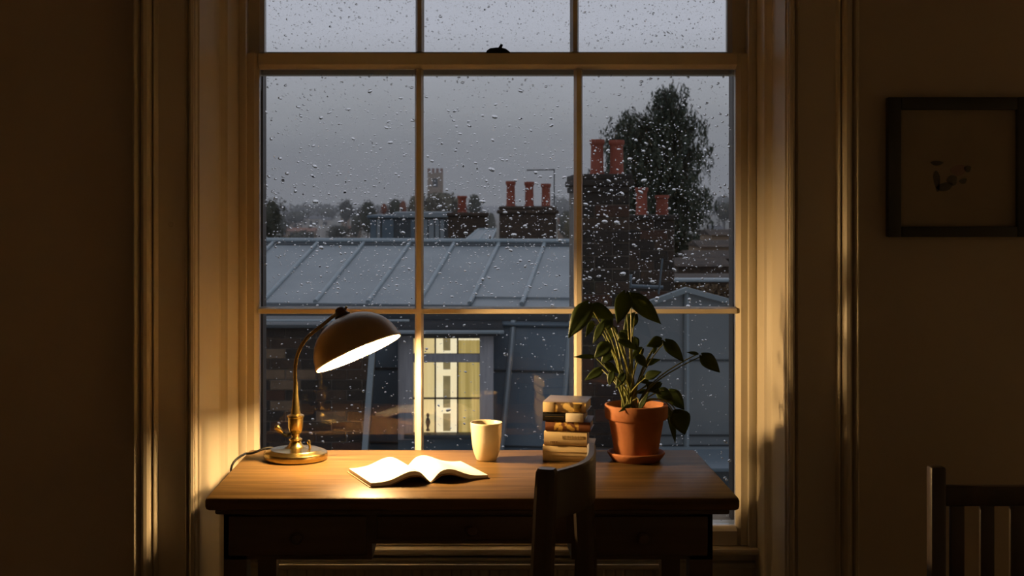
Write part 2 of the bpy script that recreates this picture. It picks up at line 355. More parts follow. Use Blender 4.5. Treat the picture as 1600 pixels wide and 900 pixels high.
lower = sash('lower_sash', YL, X(385, YL), X(1169, YL), [X(406, YG), X(655, YG), X(903.5, YG), X(1148.5, YG)],
     Z(83, YL), [Z(108.5, YG), Z(485, YG), Z(820, YG)], .468, 2, .013)
YU = 3.742; YUG = 3.772
sash('upper_sash', YU, X(384, YU), X(1170, YU), [X(414, YUG), X(656, YUG), X(897.5, YUG), X(1135, YUG)],
     2.70, [2.64, 2.20, Z(82, YUG)], Z(117, YU), 2, .012)
# box frame: staff beads, parting beads, outer linings
for sgn, pa, pb in ((-1, 373, 386), (1, 1168, 1181)):
    xa_, xb_ = X(pa, 3.69), X(pb, 3.69)
    MB().bbox((xa_, 3.676, .466), (xb_, 3.694, 2.71), .005).build('staff_bead', 'paint', win, True)
    xo = X(384, YL) if sgn < 0 else X(1170, YL)
    MB().box((xo, 3.694, .44), (xo+sgn*.06, 3.86, 2.74)).build('box_jamb', 'paint', win)
    MB().box((X(411, 3.80) if sgn < 0 else X(1145, 3.80), 3.80, .48), (xo+sgn*.05, 3.86, 2.72)).build('outer_lining', 'darkbar', win)
MB().box((X(386, YL), 3.70, 2.70), (X(1168, YL), 3.86, 2.75)).build('head_lining', 'paint', win)
# sash catch on the meeting rail
zt = Z(83, YL)
k = empty('sash_catch', P(778, 83, YL+.02), parent=win); k.location = P(778, 83, YL+.02)-win.location
c = P(778, 83, YL+.02); c.z = zt
prof = [(-.034, 0), (-.031, .008), (-.022, .0145), (-.005, .0165), (.008, .0165), (.022, .013), (.031, .006), (.036, 0)]
MB().prism([(c.x+a, c.y-.012, zt+b) for a, b in prof], (0, .024, 0)).build('catch_body', 'iron', k, True)
MB().tube([(c.x+.002, c.y, zt+.012), (c.x+.008, c.y-.004, zt+.020), (c.x+.011, c.y-.006, zt+.026)], [.004, .0045, .0035], 10).build('catch_lever', 'iron', k, True)

# outer stone sill
ss = empty('stone_sill', (0.07, 3.87, .44), 'pale stone outer window sill with warm lamplight put into its colour', 'window sill', kind='structure')
for i in range(4):
    x0 = X(384, YL)-.05+i*.375
    MB().bbox((x0+.002, 3.765, .40), (x0+.373, 3.98, .508+.002*(i % 2)), .006).build('sill_stone', 'stone', ss, True)
MB().bbox((X(384, YL)-.05, 3.74, .455), (X(1170, YL)+.05, 3.80, .516), .006).build('wooden_sill', 'paint', ss, True)

# rain on the panes
rd = MB(); rng = random.Random(3)
def drop(x, z, y, rx, rz, h, tilt):
    n = 9; vs = []; fs = []
    ph = [1+rng.uniform(-.28, .28) for _ in range(n)]
    ph = [(ph[i]+ph[(i+1) % n]*.5)/1.5 for i in range(n)]
    ct, st = math.cos(tilt), math.sin(tilt)
    for rr, hh in ((1, 0), (.94, .38), (.68, .78), (.3, .98)):
        for j in range(n):
            a = 2*math.pi*j/n; u = rx*rr*ph[j]*math.cos(a); v = rz*rr*ph[j]*math.sin(a)-rz*.12*hh
            vs.append((x+u*ct-v*st, y+h*hh, z+u*st+v*ct))
    vs.append((x, y+h, z-rz*.12))
    for i in range(3):
        for j in range(n): fs.append((i*n+j, i*n+(j+1) % n, (i+1)*n+(j+1) % n, (i+1)*n+j))
    for j in range(n): fs.append((3*n+j, 3*n+(j+1) % n, 4*n))
    fs.append(tuple(range(n))[::-1])
    rd.add(vs, fs)
for (x0, x1, z0, z1, y) in DROPZONES:
    top = z0 > Z(100, 3.73); mid = (not top) and z0 > .95
    cnt = 900 if top else (2200 if mid else 420)
    for _ in range(cnt):
        x = rng.uniform(x0, x1)
        z = rng.uniform(z0, min(z1, 2.0))
        if mid:
            # thicker towards the middle heights of the panes
            t = (z1-z)/(z1-z0)
            if rng.random() > .5+.5*math.exp(-((t-.55)/.28)**2): continue
        s = .0011*math.exp(rng.gauss(0, .55)); s = min(s, .0048)
        if top: s *= .62
        if not mid and not top: s *= .85
        rx = s*rng.uniform(1.0, 2.1); rz = s*rng.uniform(.75, 1.25)
        drop(x, z, y, rx, rz, s*(rng.uniform(.3, .5) if top else rng.uniform(.5, .85)), rng.uniform(-.7, .5))
tag(rd.build('raindrops', 'water', None, 'all'), 'countless raindrops clinging to the outside of the window panes', 'raindrops', kind='stuff')

# ------------------------------------------------------------------ radiator under the window
rad = empty('radiator', (0, 3.64, .08), 'off-white panel radiator with slatted top grille under the desk', 'radiator')
rx0, rx1 = X(432, 3.60), X(1036, 3.60); rz = Z(882, 3.60)
body = MB()
n = 40
for i in range(n):
    a = rx0+(rx1-rx0)*i/n; b = rx0+(rx1-rx0)*(i+1)/n; g = (b-a)
    body.prism([(a, 3.606, .10), (a+g*.2, 3.600, .10), (a+g*.8, 3.600, .10), (b, 3.606, .10), (b, 3.612, .10), (a, 3.612, .10)], (0, 0, rz-.115))
body.build('front_panel', 'radiator', rad)
MB().box((rx0, 3.66, .10), (rx1, 3.672, rz-.012)).build('rear_panel', 'radiator', rad)
MB().bbox((rx0, 3.597, rz-.014), (rx1, 3.607, rz), .003).build('grille_edge', 'radiator', rad, True)
MB().bbox((rx0, 3.668, rz-.014), (rx1, 3.676, rz), .003).build('grille_edge', 'radiator', rad, True)
fin = MB().box((-.0016, -.031, -.007), (.0016, .031, .006)).build('grille_slat', 'radiator', rad)
nf = 58
for i in range(nf):
    x = rx0+.004+(rx1-rx0-.008)*i/(nf-1)
    if i == 0: fin.location = Vector((x, 3.6375, rz))-rad.location
    else: shared('grille_slat', fin.data, rad, (x, 3.6375, rz))
for x in (rx0+.15, rx1-.15): MB().box((x-.02, 3.672, .12), (x+.02, 3.716, .40)).build('wall_bracket', 'radiator', rad)
for x in (rx0-.03, rx1+.03):
    MB().tube([(x, 3.64, 0), (x, 3.64, .14), (x+(.03 if x < 0 else -.03), 3.64, .14)], .008, 8).build('pipe', 'radiator', rad, True)

# ------------------------------------------------------------------ desk
DT = .75; DY0, DY1 = 3.00, 3.60
dxl, dxr = -.604, .598
desk = empty('desk', (0, 3.3, 0), 'brown wooden kneehole desk standing below the window', 'desk')
mb = MB()
# moulded top: rounded front edge
pr = [(DY0+.012, DT), (DY0+.004, DT-.003), (DY0, DT-.010), (DY0+.001, DT-.020), (DY0+.008, DT-.027), (DY0+.020, DT-.030), (DY1, DT-.030), (DY1, DT)]
top = MB().bbox((dxl, DY0, DT-.030), (dxr, DY1, DT), .009).build('desk_top', 'desk', desk, True)
MB().bbox((dxl+.02, DY0+.018, DT-.042), (dxr-.02, DY1-.01, DT-.0305), .004).build('top_moulding', 'deskdark', desk, True)
zc, zs = .636, .600
bx0, bx1 = X(349, 3.04), X(1114, 3.04)
kx0, kx1 = X(581, 3.04), X(893, 3.04)
for (a, b, zz) in ((bx0, kx0, zs), (kx0, kx1, zc), (kx1, bx1, zs)):
    MB().box((a, 3.045, zz), (b, 3.565, DT-.042)).build('drawer_case', 'deskdark', desk)
    d = MB().bbox((a+.012, 3.036, zz+.010), (b-.012, 3.047, DT-.050), .003).build('drawer_front', 'deskdark', desk, True)
    cx = (a+b)/2; zz2 = (zz+DT-.045)/2
    MB().lathe([(.005, 0), (.005, .008), (.012, .013), (.013, .018), (.009, .023), (0, .024)], (cx, 3.037, zz2), 16, Matrix.Rotation(math.pi/2, 4, 'X')).build('knob', 'deskdark', d, True)
for x in (bx0, bx1-.052):
    for y in (3.045, 3.513):
        MB().add(*(lambda t, s: ([(x+.026+dx*q, y+.026+dy*q, z) for z, q in ((DT-.045, t), (zs-.03, t), (0, s)) for dx, dy in ((-1, -1), (1, -1), (1, 1), (-1, 1))],
            [(0, 1, 5, 4), (1, 2, 6, 5), (2, 3, 7, 6), (3, 0, 4, 7), (4, 5, 9, 8), (5, 6, 10, 9), (6, 7, 11, 10), (7, 4, 8, 11), (3, 2, 1, 0), (8, 9, 10, 11)]))(.026, .017)).build('leg', 'deskdark', desk)

# ------------------------------------------------------------------ desk lamp
lb = Vector((X(462, 3.46), 3.46, DT))
lamp = empty('desk_lamp', lb, 'brass desk lamp with a lit dome shade, beside the open book', 'lamp')
MB().lathe([(.078, .0), (.0815, .003), (.083, .012), (.0815, .019), (.077, .022), (.066, .0245), (.064, .0265), (.030, .030), (.022, .034), (.0165, .040), (.013, .048), (0, .048)], lb, 56).build('base', 'brass', lamp, True)
MB().lathe([(.013, .046), (.017, .050), (.017, .053), (.0105, .057), (.0105, .066), (.016, .072), (.019, .082), (.0195, .100), (.0195, .107), (.022, .110), (.022, .114), (.013, .118), (.0105, .130), (.0085, .150), (.0062, .178), (.0055, .200), (0, .2)], lb, 28).build('turned_stem', 'brass', lamp, True)
C = P(560, 551.5, 3.43); nrm = Vector((.405, -.175, -.89)).normalized()
R = .1165; H = .102
apex = C-nrm*H
arm = bez(lb+Vector((0, 0, .19)), P(457, 545, 3.465), P(474, 530, 3.47), P(505, 507, 3.475), 12)+bez(P(505, 507, 3.475), P(516, 498, 3.475), P(522, 492, 3.47), P(529, 490, 3.46), 5)[1:]
MB().tube(arm, .0048, 12).build('arm', 'brass', lamp, True)
zax = -nrm; xax = Vector((1, 0, 0)); xax = (xax-zax*xax.dot(zax)).normalized(); yax = zax.cross(xax)
RM = Matrix((xax, yax, zax)).transposed()
def dome(Rr, Hh, n=14): return [(Rr*math.cos(math.pi/2*i/n)**.92 if i < n else 0, Hh*math.sin(math.pi/2*i/n)) for i in range(n+1)]
o_ = dome(R, H); i_ = dome(R-.0025, H-.0025)
MB().lathe([(R-.0005, -.002), (R+.002, -.0015), (R+.002, .003)]+o_[1:], C, 64, RM.to_4x4(), False).build('shade', 'shade', lamp, 'all')
MB().lathe([(R-.0005, -.002)]+i_, C, 64, RM.to_4x4(), False).build('reflector', 'enamel', lamp, 'all')
MB().lathe([(.020, -.004), (.021, .004), (.016, .010), (.012, .022), (.007, .026), (0, .027)], apex, 24, RM.to_4x4()).build('shade_cap', 'black', lamp, True)
MB().tube([apex-nrm*.014+xax*.010, apex-nrm*.02+xax*.020-yax*.004], [.004, .003], 8).build('cap_screw', 'brass', lamp, True)
bp = C-nrm*.014
bulb = MB().lathe([(0, -.028)]+[(.028*math.sin(math.pi*i/12), -.028*math.cos(math.pi*i/12)) for i in range(1, 10)]+[(.014, .035), (.013, .04)], bp, 24, RM.to_4x4()).build('bulb', 'bulb', lamp, 'all')
MB().lathe([(.016, .038), (.017, .045), (.015, .075), (0, .075)], bp, 20, RM.to_4x4()).build('bulb_socket', 'brass', lamp, True)
kn = lb+Vector((-.012, -.004, .066))
MB().tube([kn, kn+Vector((-.012, -.004, -.004)), kn+Vector((-.020, -.006, .004))], [.005, .005, .005], 10).build('key_shaft', 'black', lamp, True)
MB().tube([kn+Vector((-.021, -.006, .004)), kn+Vector((-.028, -.008, .012)), kn+Vector((-.036, -.010, .020)), kn+Vector((-.039, -.011, .022))], [.004, .0075, .0075, .003], 12).build('turn_key', 'brass', lamp, True)
sw = lb+Vector((.038, -.012, .026))
MB().tube([sw, sw+Vector((.0, 0, .010)), sw+Vector((-.003, 0, .022)), sw+Vector((-.003, 0, .026))], [.003, .003, .005, .003], 10).build('switch', 'brass', lamp, True)
cab = bez(lb+Vector((-.05, .065, .008)), lb+Vector((-.09, .07, .035)), lb+Vector((-.10, .03, .005)), Vector((X(384, 3.52), 3.52, DT+.004)), 10)+bez(Vector((X(384, 3.52), 3.52, DT+.004)), Vector((-.600, 3.47, DT+.008)), Vector((-.619, 3.43, DT+.006)), Vector((-.622, 3.43, DT-.02)), 8)[1:]+[Vector((-.621, 3.44, DT-.04))]
MB().tube(cab, .0032, 8).build('power_cord', 'black', lamp, True)

# ------------------------------------------------------------------ open book
ob = empty('open_book', (-.136, 3.25, DT), 'open book with blank white pages lying under the lamp', 'book')
ang = math.radians(21); ux = Vector((math.cos(ang), math.sin(ang), 0)); uy = Vector((-math.sin(ang), math.cos(ang), 0))
o0 = Vector((-.102, 3.162, DT)); BL = .187; BW = .146
def pageh(t, side): return .003+.0215*math.exp(-((t-.30)/.30)**2)*(1-math.exp(-(t/.085)**1.5))+.007*min(1, t*6)*(1 if side < 0 else .8)
for side in (-1, 1):
    ts = [i/18 for i in range(19)]
    low = [(t, .0025+max(0, pageh(t, side)-.0035-.010*min(1, t*4))) for t in ts]
    poly = [o0+ux*(side*BW*t)+Vector((0, 0, pageh(t, side))) for t in ts]+[o0+ux*(side*BW*t)+Vector((0, 0, h)) for t, h in reversed(low)]
    nn = len(poly)
    MB().prism(poly, uy*BL).build('page_block', 'paper', ob, True)
    cv = [o0-uy*.003+ux*(side*(BW+.004)*t)+Vector((0, 0, max(.0004, h-.0004))) for t, h in low]+[o0-uy*.003+ux*(side*(BW+.004)*t)+Vector((0, 0, max(0, h-.0025))) for t, h in reversed(low)]
    MB().prism(cv, uy*(BL+.006)).build('cover', mat('book_cloth_tan', (.33, .2, .1), .7, noise_scale=30, col2=(.4, .25, .13)), ob, True)

# ------------------------------------------------------------------ cup
cb = Vector((X(760, 3.45), 3.45, DT))
cup = empty('cup', cb, 'cream ceramic cup standing behind the open book', 'cup')
sc_ = .0410/.040
MB().lathe([(.0235, .001), (.0248, .0), (.0265, .003), (.0302, .012), (.0340, .024), (.0372, .042), (.0391, .060), (.0402, .077), (.0412, .092), (.0412, .0965), (.0402, .0980), (.0390, .0965), (.0376, .075), (.0340, .045), (.028, .018), (.021, .008), (0, .007)], cb, 48).build('cup_body', 'ceramic', cup, 'all')
MB().lathe([(.0379, .0855), (0, .0855)], cb, 40, None, False).build('coffee', 'coffee', cup)

# ------------------------------------------------------------------ stack of books
M['cream_cloth'] = mat('cream_book', (0.66, 0.50, 0.27), .55, noise_scale=25, col2=(.72, .56, .32))
M['white_cloth'] = mat('white_label', (0.80, 0.70, 0.56), .6, noise_scale=25, col2=(.84, .74, .6))
M['gold'] = mat('gold_foil', (0.78, 0.55, 0.16), .25, .9, noise_scale=60, col2=(.85, .62, .22))
M['ink'] = mat('faded_ink', (0.18, 0.11, 0.05), .8, noise_scale=40, col2=(.3, .2, .1))
M['inkpale'] = mat('pale_ink', (0.50, 0.37, 0.19), .8, noise_scale=40, col2=(.5, .37, .2))
M['blackcloth'] = mat('black_glossy_cover', (0.012, 0.012, 0.013), .22, noise_scale=25, col2=(.02, .02, .02))
M['blockedgold'] = spinemat('cream_gold_spine', (.12, .065, .025), (.78, .56, .2), -.03, .2, 62)
M['browngold'] = spinemat('brown_gold_spine', (.17, .06, .025), (.72, .47, .12), -.035, .028, 85)
books = [  # px left, px right, thickness, look, turn, depth
    (848, 926, .0400, 'plain', 8, .128, 'thick cream book at the bottom of the stack of books'),
    (850, 916, .0365, 'letter', 9, .118, 'cream book with faded spine lettering, second from the bottom of the stack'),
    (852, 921, .0250, 'brown', 10, .118, 'brown book with gold-patterned spine in the middle of the stack'),
    (848, 911, .0230, 'black', 11, .112, 'black book with a white spine label under the topmost book'),
    (848, 914, .0270, 'top', 12, .125, 'topmost book of the stack, its spine patterned with gold'),
]
zb = DT
for (pa, pb, th, kind, deg, dep, lab) in books:
    yy = 3.435; xa_ = X(pa, yy); L = (pb-pa)*yy/F
    a = -math.radians(deg); rot = Matrix.Rotation(a, 3, 'Z')
    org = Vector((xa_, yy, zb))
    b = empty('book', org, lab, 'book', 'books stacked on the desk')
    L /= math.cos(a)*.995
    cov = {'plain': 'cream_cloth', 'letter': 'cream_cloth', 'brown': 'browngold', 'black': 'blackcloth', 'top': 'blockedgold'}[kind]
    def put(mb, name, m, parent=b, smooth=True):
        o = mb.build(name, m, None, smooth); o.parent = parent; o.rotation_euler.z = a
        o.location = (0, 0, 0); return o
    def putc(mb, name, m, smooth=False):
        for i, v in enumerate(mb.v): mb.v[i] = org+rot @ v
        return mb.build(name, m, b, smooth)
    # spine towards the room, rounded, in its own object space for the pattern
    sp = [(.0, .006, .0), (.0, .0015, .001), (.0, -.0012, th*.2), (.0, -.002, th*.5), (.0, -.0012, th*.8), (.0, .0015, th-.001), (.0, .006, th)]
    m_ = MB()
    m_.prism([(-L/2, y, z) for _, y, z in sp], (L, 0, 0))
    o = m_.build('spine', cov, None, True); o.parent = b; o.rotation_euler.z = a; o.location = rot @ Vector((L/2, 0, 0))
    coverm = {'plain': 'cream_cloth', 'letter': 'cream_cloth', 'brown': mat('brown_cloth', (.17, .06, .025), .5), 'black': 'blackcloth', 'top': mat('grey_brown_cover', (.24, .19, .16), .35)}[kind]
    putc(MB().bbox((0, .004, th-.0025), (L, dep, th), .001), 'cover', coverm, True)
    putc(MB().bbox((0, .004, 0), (L, dep, .0025), .001), 'cover', coverm, True)
    putc(MB().box((.003, .006, .0026), (L-.003, dep-.004, th-.0026)), 'page_block', 'pageedge')
    if kind == 'letter':
        mb = MB(); rr = random.Random(5); x = L*.42
        while x < L*.93:
            wd = rr.uniform(.003, .006)
            mb.box((x, -.0026, th*.50), (x+wd*.35, -.0018, th*.74)); mb.box((x+wd*.5, -.0026, th*.50), (x+wd*.8, -.0018, th*rr.uniform(.6, .74))); x += wd+.0018
        putc(mb, 'spine_lettering', 'inkpale')
        mb = MB(); x = L*.15
        for wd in (.002, .0, .003, .003, .0035): 
            if wd: mb.box((x, -.0026, th*.18), (x+wd*.8, -.0014, th*.34))
            x += wd+.0017
        putc(mb, 'spine_lettering', 'ink')
    if kind == 'plain':
        mb = MB(); mb.box((L*.06, -.0026, th*.62), (L*.9, -.0020, th*.645)); mb.box((L*.2, -.0026, th*.40), (L*.78, -.0021, th*.42)); putc(mb, 'spine_rule', 'inkpale')
    if kind == 'black':
        putc(MB().bbox((L*.56, -.0030, .0005), (L*.995, .004, th-.0005), .0012), 'spine_label', 'white_cloth', True)
        putc(MB().box((L*.06, -.0027, th*.56), (L*.52, -.0018, th*.60)), 'spine_rule', 'gold')
    if kind == 'top':
        putc(MB().bbox((.0005, -.0029, .0008), (L*.27, .004, th-.0008), .0012), 'spine_label', 'cream_cloth', True)
        putc(MB().bbox((L*.72, -.0028, .003), (L*.86, .003, th-.003), .0012), 'spine_label', 'gold', True)
    zb += th+.0003

# ------------------------------------------------------------------ potted plant
pb = Vector((X(994, 3.45), 3.45, DT))
sa = MB().lathe([(.058, 0), (.060, .0), (.068, .010), (.0735, .018), (.0740, .0225), (.0705, .0235), (.066, .016), (.058, .008), (0, .008)], pb, 48).build('saucer', 'terra', None, 'all', loc=pb)
tag(sa, 'round terracotta saucer under the plant pot', 'saucer')
plant = empty('potted_plant', pb+Vector((0, 0, .008)), 'leafy green houseplant in a terracotta pot at the right of the desk', 'plant')
PZ = pb+Vector((0, 0, .0085))
MB().lathe([(.050, 0), (.0535, .0), (.055, .003), (.0705, .096), (.0715, .098), (.0775, .099), (.0805, .103), (.0815, .131), (.0805, .135), (.076, .136), (.074, .133), (.0725, .110), (0, .110)], PZ, 56).build('pot', 'terra', plant, True)
MB().lathe([(.0722, .113), (.05, .118), (.02, .117), (0, .119)], PZ, 30, None, False).build('soil', 'soil', plant, True)
def leaf(base, tip, wpx, facing, droop=.12, fold=.25, name='leaf'):
    base = Vector(base); tip = Vector(tip); d = tip-base; L = d.length; d.normalize()
    view = Vector(facing).normalized(); nn = (view-d*view.dot(d)).normalized(); s = d.cross(nn)
    prof = [(-.10, .22), (-.06, .40), (.02, .62), (.12, .86), (.24, .99), (.38, .98), (.52, .86), (.66, .66), (.79, .42), (.90, .20), (.96, .09)]
    vs = [base]; fs = []; mids = []
    hw = wpx/2
    for t, q in prof:
        mid = base+d*(L*max(t, 0))-nn*(droop*L*t*t)
        edge_t = base+d*(L*t)-nn*(droop*L*t*t)
        wv = math.sin(t*9+L*50)*.05*hw
        vs += [mid, edge_t+s*hw*q*.55+nn*(fold*hw*q*.45), edge_t+s*hw*q+nn*(fold*hw*q*.55+wv), edge_t-s*hw*q*.55+nn*(fold*hw*q*.45), edge_t-s*hw*q+nn*(fold*hw*q*.55-wv)]
    k = len(prof); vs.append(base+d*L-nn*(droop*L))
    for i in range(k-1):
        a = 1+i*5; b = a+5
        fs += [(a, b, b+1, a+1), (a+1, b+1, b+2, a+2), (a, a+3, b+3, b), (a+3, a+4, b+4, b+3)]
    a = 1+(k-1)*5; e_ = len(vs)-1
    fs += [(a, e_, a+1), (a+1, e_, a+2), (a, a+3, e_), (a+3, a+4, e_)]
    o = MB().add(vs, fs).build(name, 'leaf', plant, 'all')
    sm = o.modifiers.new('thick', 'SOLIDIFY'); sm.thickness = .0008
    return o
LV = [  # base px, tip px, width px, depth, facing
 ((919, 476), (888, 528), 31, 3.40, (.0, -1, .3)), ((922, 482), (961, 494), 27, 3.43, (-.1, -1, .5)),
 ((977, 459), (966, 507), 28, 3.38, (.2, -1, .2)), ((986, 464), (1035, 505), 31, 3.44, (.25, -1, .35)),
 ((942, 506), (926, 536), 14, 3.38, (-.4, -1, .2)), ((926, 503), (916, 526), 12, 3.45, (.3, -1, .2)),
 ((951, 538), (929, 558), 23, 3.42, (0, -1, .4)), ((968, 533), (999, 546), 16, 3.40, (.1, -.8, .8)),
 ((990, 528), (997, 545), 14, 3.47, (0, -1, 0)), ((1033, 531), (1011, 541), 18, 3.44, (.1, -1, .2)),
 ((1024, 540), (1021, 554), 7, 3.44, (.3, -1, 0)), ((1040, 534), (1070, 564), 23, 3.42, (.1, -1, .5)),
 ((1097, 556), (1126, 581), 25, 3.43, (.1, -1, .4)), ((1090, 553), (1074, 550), 6, 3.43, (0, -1, .3)),
 ((1010, 568), (1031, 561), 11, 3.46, (0, -1, .5)), ((1010, 589), (1033, 580), 15, 3.38, (-.3, -1, .4)),
 ((957, 582), (951, 602), 13, 3.36, (-.4, -1, .1)), ((940, 577), (914, 594), 15, 3.52, (0, -1, .2)),
 ((946, 568), (968, 583), 13, 3.42, (0, -1, .5)), ((930, 558), (896, 556), 9, 3.46, (0, -.8, .7)),
 ((996, 613), (1019, 609), 8, 3.46, (0, -1, .6)), ((1028, 611), (1055, 627), 22, 3.50, (.1, -1, .3)),
 ((1046, 612), (1070, 640), 24, 3.52, (0, -1, .2)), ((1058, 644), (1072, 679), 34, 3.47, (.2, -1, .1)),
 ((1044, 640), (1058, 693), 14, 3.50, (.5, -1, 0)), ((1052, 643), (1071, 643), 8, 3.44, (0, -1, .7)),
 ((1000, 637), (1013, 613), 9, 3.38, (-.4, -1, .2)), ((985, 633), (967, 643), 7, 3.385, (0, -1, .6)),
 ((1032, 599), (1013, 612), 11, 3.44, (0, -1, .4)), ((972, 545), (955, 560), 18, 3.47, (.1, -1, .3)),
 ((985, 520), (965, 528), 20, 3.50, (0, -1, .3)), ((992, 492), (975, 520), 20, 3.50, (0, -1, .1)),
 ((960, 512), (948, 532), 18, 3.50, (-.2, -1, .2)), ((952, 500), (938, 518), 20, 3.47, (.1, -1, .3)), ((970, 520), (990, 538), 20, 3.46, (.2, -1, .2)),
 ((958, 548), (940, 566), 20, 3.47, (0, -1, .3)), ((995, 556), (1012, 574), 16, 3.42, (.2, -1, .3)), ((975, 585), (962, 606), 14, 3.40, (-.3, -1, .2)), ((1000, 590), (1016, 600), 13, 3.47, (.1, -1, .4)),
 ((944, 492), (958, 512), 18, 3.49, (0, -1, .2)), ((1012, 600), (1034, 616), 16, 3.44, (.2, -1, .3)), ((1003, 545), (985, 562), 15, 3.52, (.1, -1, .2)),
]
STEM = {}
crown = [P(974, 560, 3.44), P(986, 548, 3.45), P(981, 575, 3.42), P(992, 585, 3.46)]
rs = random.Random(11)
for i, (b0, t0, wp, dep, fc) in enumerate(LV):
    dep = min(dep, 3.58)
    bpnt = P(b0[0], b0[1], dep); tpnt = P(t0[0], t0[1], dep-.012)
    o = leaf(bpnt, tpnt, wp*dep/F, fc, droop=.10+.08*rs.random(), fold=.18+.2*rs.random())
    a0 = rs.uniform(0, 6.28); root = PZ+Vector((-.016+.022*math.cos(a0), .02*math.sin(a0), .114))
    mid1 = P(985+rs.uniform(-8, 8)+(b0[0]-985)*.05, 612, 3.44+rs.uniform(-.02, .02))
    mid2 = P(985+(b0[0]-985)*.45, min(600, max(b0[1]+28, 520)) if b0[1] < 600 else 612, (3.44+dep)/2)
    if b0[1] > 600:
        mid1 = P(990+(b0[0]-990)*.3, 622, 3.44); mid2 = P(990+(b0[0]-990)*.75, min(b0[1]-8, 612), (3.44+dep)/2)
    MB().tube(bez(root, mid1, mid2, bpnt, 10), [.0026-.0012*j/10 for j in range(11)], 7).build('stem', 'stem', plant, True)
for (pxs, r) in (([(986, 642), (984, 600), (976, 565), (973, 545)], .0042), ([(990, 642), (990, 605), (985, 570), (986, 535)], .0042), ([(980, 642), (972, 610), (958, 585), (946, 568)], .0034)):
    pts = [P(x, y, 3.43) for x, y in pxs]; pts[0] = PZ+Vector((pts[0].x-PZ.x, -.01, .114))
    MB().tube(bez(*pts, 12), [r*(1-.05*j) for j in range(13)], 8).build('stem', 'stem', plant, True)

# ------------------------------------------------------------------ chair at the desk (turned side-on)
CZ = .883
n0 = Vector((X(850, 2.66), 2.66, 0)); f0 = Vector((X(924, 2.93), 2.93, 0))
axis = (f0-n0); CWd = axis.length; axis.normalize(); fwd = Vector((-axis.y, axis.x, 0))     # faces the lamp side
ch = empty('desk_chair', (n0+f0)/2+fwd*.2, 'dark wooden chair turned sideways in front of the desk', 'chair')
def cp(a, f, z): return n0+axis*a+fwd*f+Vector((0, 0, z))
def sqtube(pts, hw, hd):
    mb = MB(); rings = []
    for a, f, z, q in pts:
        rings.append([cp(a+sx_*hw*q, f+sy_*hd*q, z) for sx_, sy_ in ((-1, -.6), (-.6, -1), (.6, -1), (1, -.6), (1, .6), (.6, 1), (-.6, 1), (-1, .6))])
    k = len(rings); vs = [v for r in rings for v in r]
    fs = [(i*8+j, i*8+(j+1) % 8, (i+1)*8+(j+1) % 8, (i+1)*8+j) for i in range(k-1) for j in range(8)]+[tuple(range(8))[::-1], tuple(range((k-1)*8, k*8))]
    return mb.add(vs, fs)
for a in (0, CWd):
    q_ = 0 if a == 0 else .097
    if a: a = CWd-.02
    sqtube([(a, -.03, 0, .8), (a, .0, .25, 1), (a, .012, .45, 1.1), (a, .005, .65, 1.05), (a, -.004+q_*.15, CZ-.04-q_, 1), (a, -.006+q_*.15, CZ-.008-q_, .98), (a, -.006+q_*.15, CZ-q_, .8)], .017, .0205).build('back_post', 'chair', ch, True)
    sqtube([(a*1.0+(.0 if a else 0), .36, 0, .75), (a, .36, .43, 1)], .018, .018).build('front_leg', 'chair', ch, True)
def crest(z0, z1, bow, name, lift=0):
    mb = MB(); n = 18; rings = []
    for i in range(n+1):
        t = i/n; a = CWd*t; off = -bow*math.sin(math.pi*min(max(t, 0), 1)); zt_ = z1+lift*t**4
        rings.append([cp(a, off-.009, z0), cp(a, off+.009, z0), cp(a, off+.010, zt_-.006), cp(a, off+.006, zt_), cp(a, off-.006, zt_), cp(a, off-.010, zt_-.006)])
    vs = [v for r in rings for v in r]
    fs = [(i*6+j, i*6+(j+1) % 6, (i+1)*6+(j+1) % 6, (i+1)*6+j) for i in range(n) for j in range(6)]+[tuple(range(6))[::-1], tuple(range(n*6, n*6+6))]
    return mb.add(vs, fs).build(name, 'chair', ch, True)
crest(CZ-.105, CZ-.010, .034, 'crest_rail', .012)
crest(.50, .54, .020, 'back_rail')
MB().prism([cp(-.03, 0.0, .435), cp(CWd+.03, 0.0, .435), cp(CWd+.05, .38, .435), cp(-.05, .38, .435)], (0, 0, .03)).build('seat', 'chair', ch)
for a in (0, CWd): MB().tube([cp(a, 0, .2), cp(a, .36, .2)], .009, 8).build('stretcher', 'chair', ch, True)
MB().tube([cp(0, .18, .2), cp(CWd, .18, .2)], .009, 8).build('stretcher', 'chair', ch, True)

# ------------------------------------------------------------------ slat-back chair by the right wall
s2 = empty('slat_back_chair', (1.22, 2.78, 0), 'dark slat-back chair in the shadow under the picture', 'chair')
yc = 2.95; xl = X(1463, yc); xr = xl+.42; zt = Z(728, yc); zr = Z(758, yc)
for x in (xl, xr):
    MB().bbox((x-.017, yc-.018, 0), (x+.017, yc+.018, zt), .006).build('back_post', 'chair', s2, True)
    MB().bbox((x-.018, yc-.42, 0), (x+.018, yc-.384, .43), .006).build('front_leg', 'chair', s2, True)
    MB().tube([(x, yc, .18), (x, yc-.40, .18)], .009, 8).build('stretcher', 'chair', s2, True)
MB().bbox((xl+.015, yc-.012, zr-.045), (xr-.015, yc+.012, zr), .005).build('top_rail', 'chair', s2, True)
MB().bbox((xl+.015, yc-.010, .50), (xr-.015, yc+.010, .54), .005).build('lower_rail', 'chair', s2, True)
for i in range(6):
    x = xl+.045+i*(.33/5)
    MB().bbox((x-.016, yc-.006, .538), (x+.016, yc+.006, zr-.043), .003).build('slat', 'chair', s2, True)
MB().bbox((xl-.02, yc-.43, .43), (xr+.02, yc-.01, .455), .008).build('seat', 'chair', s2, True)

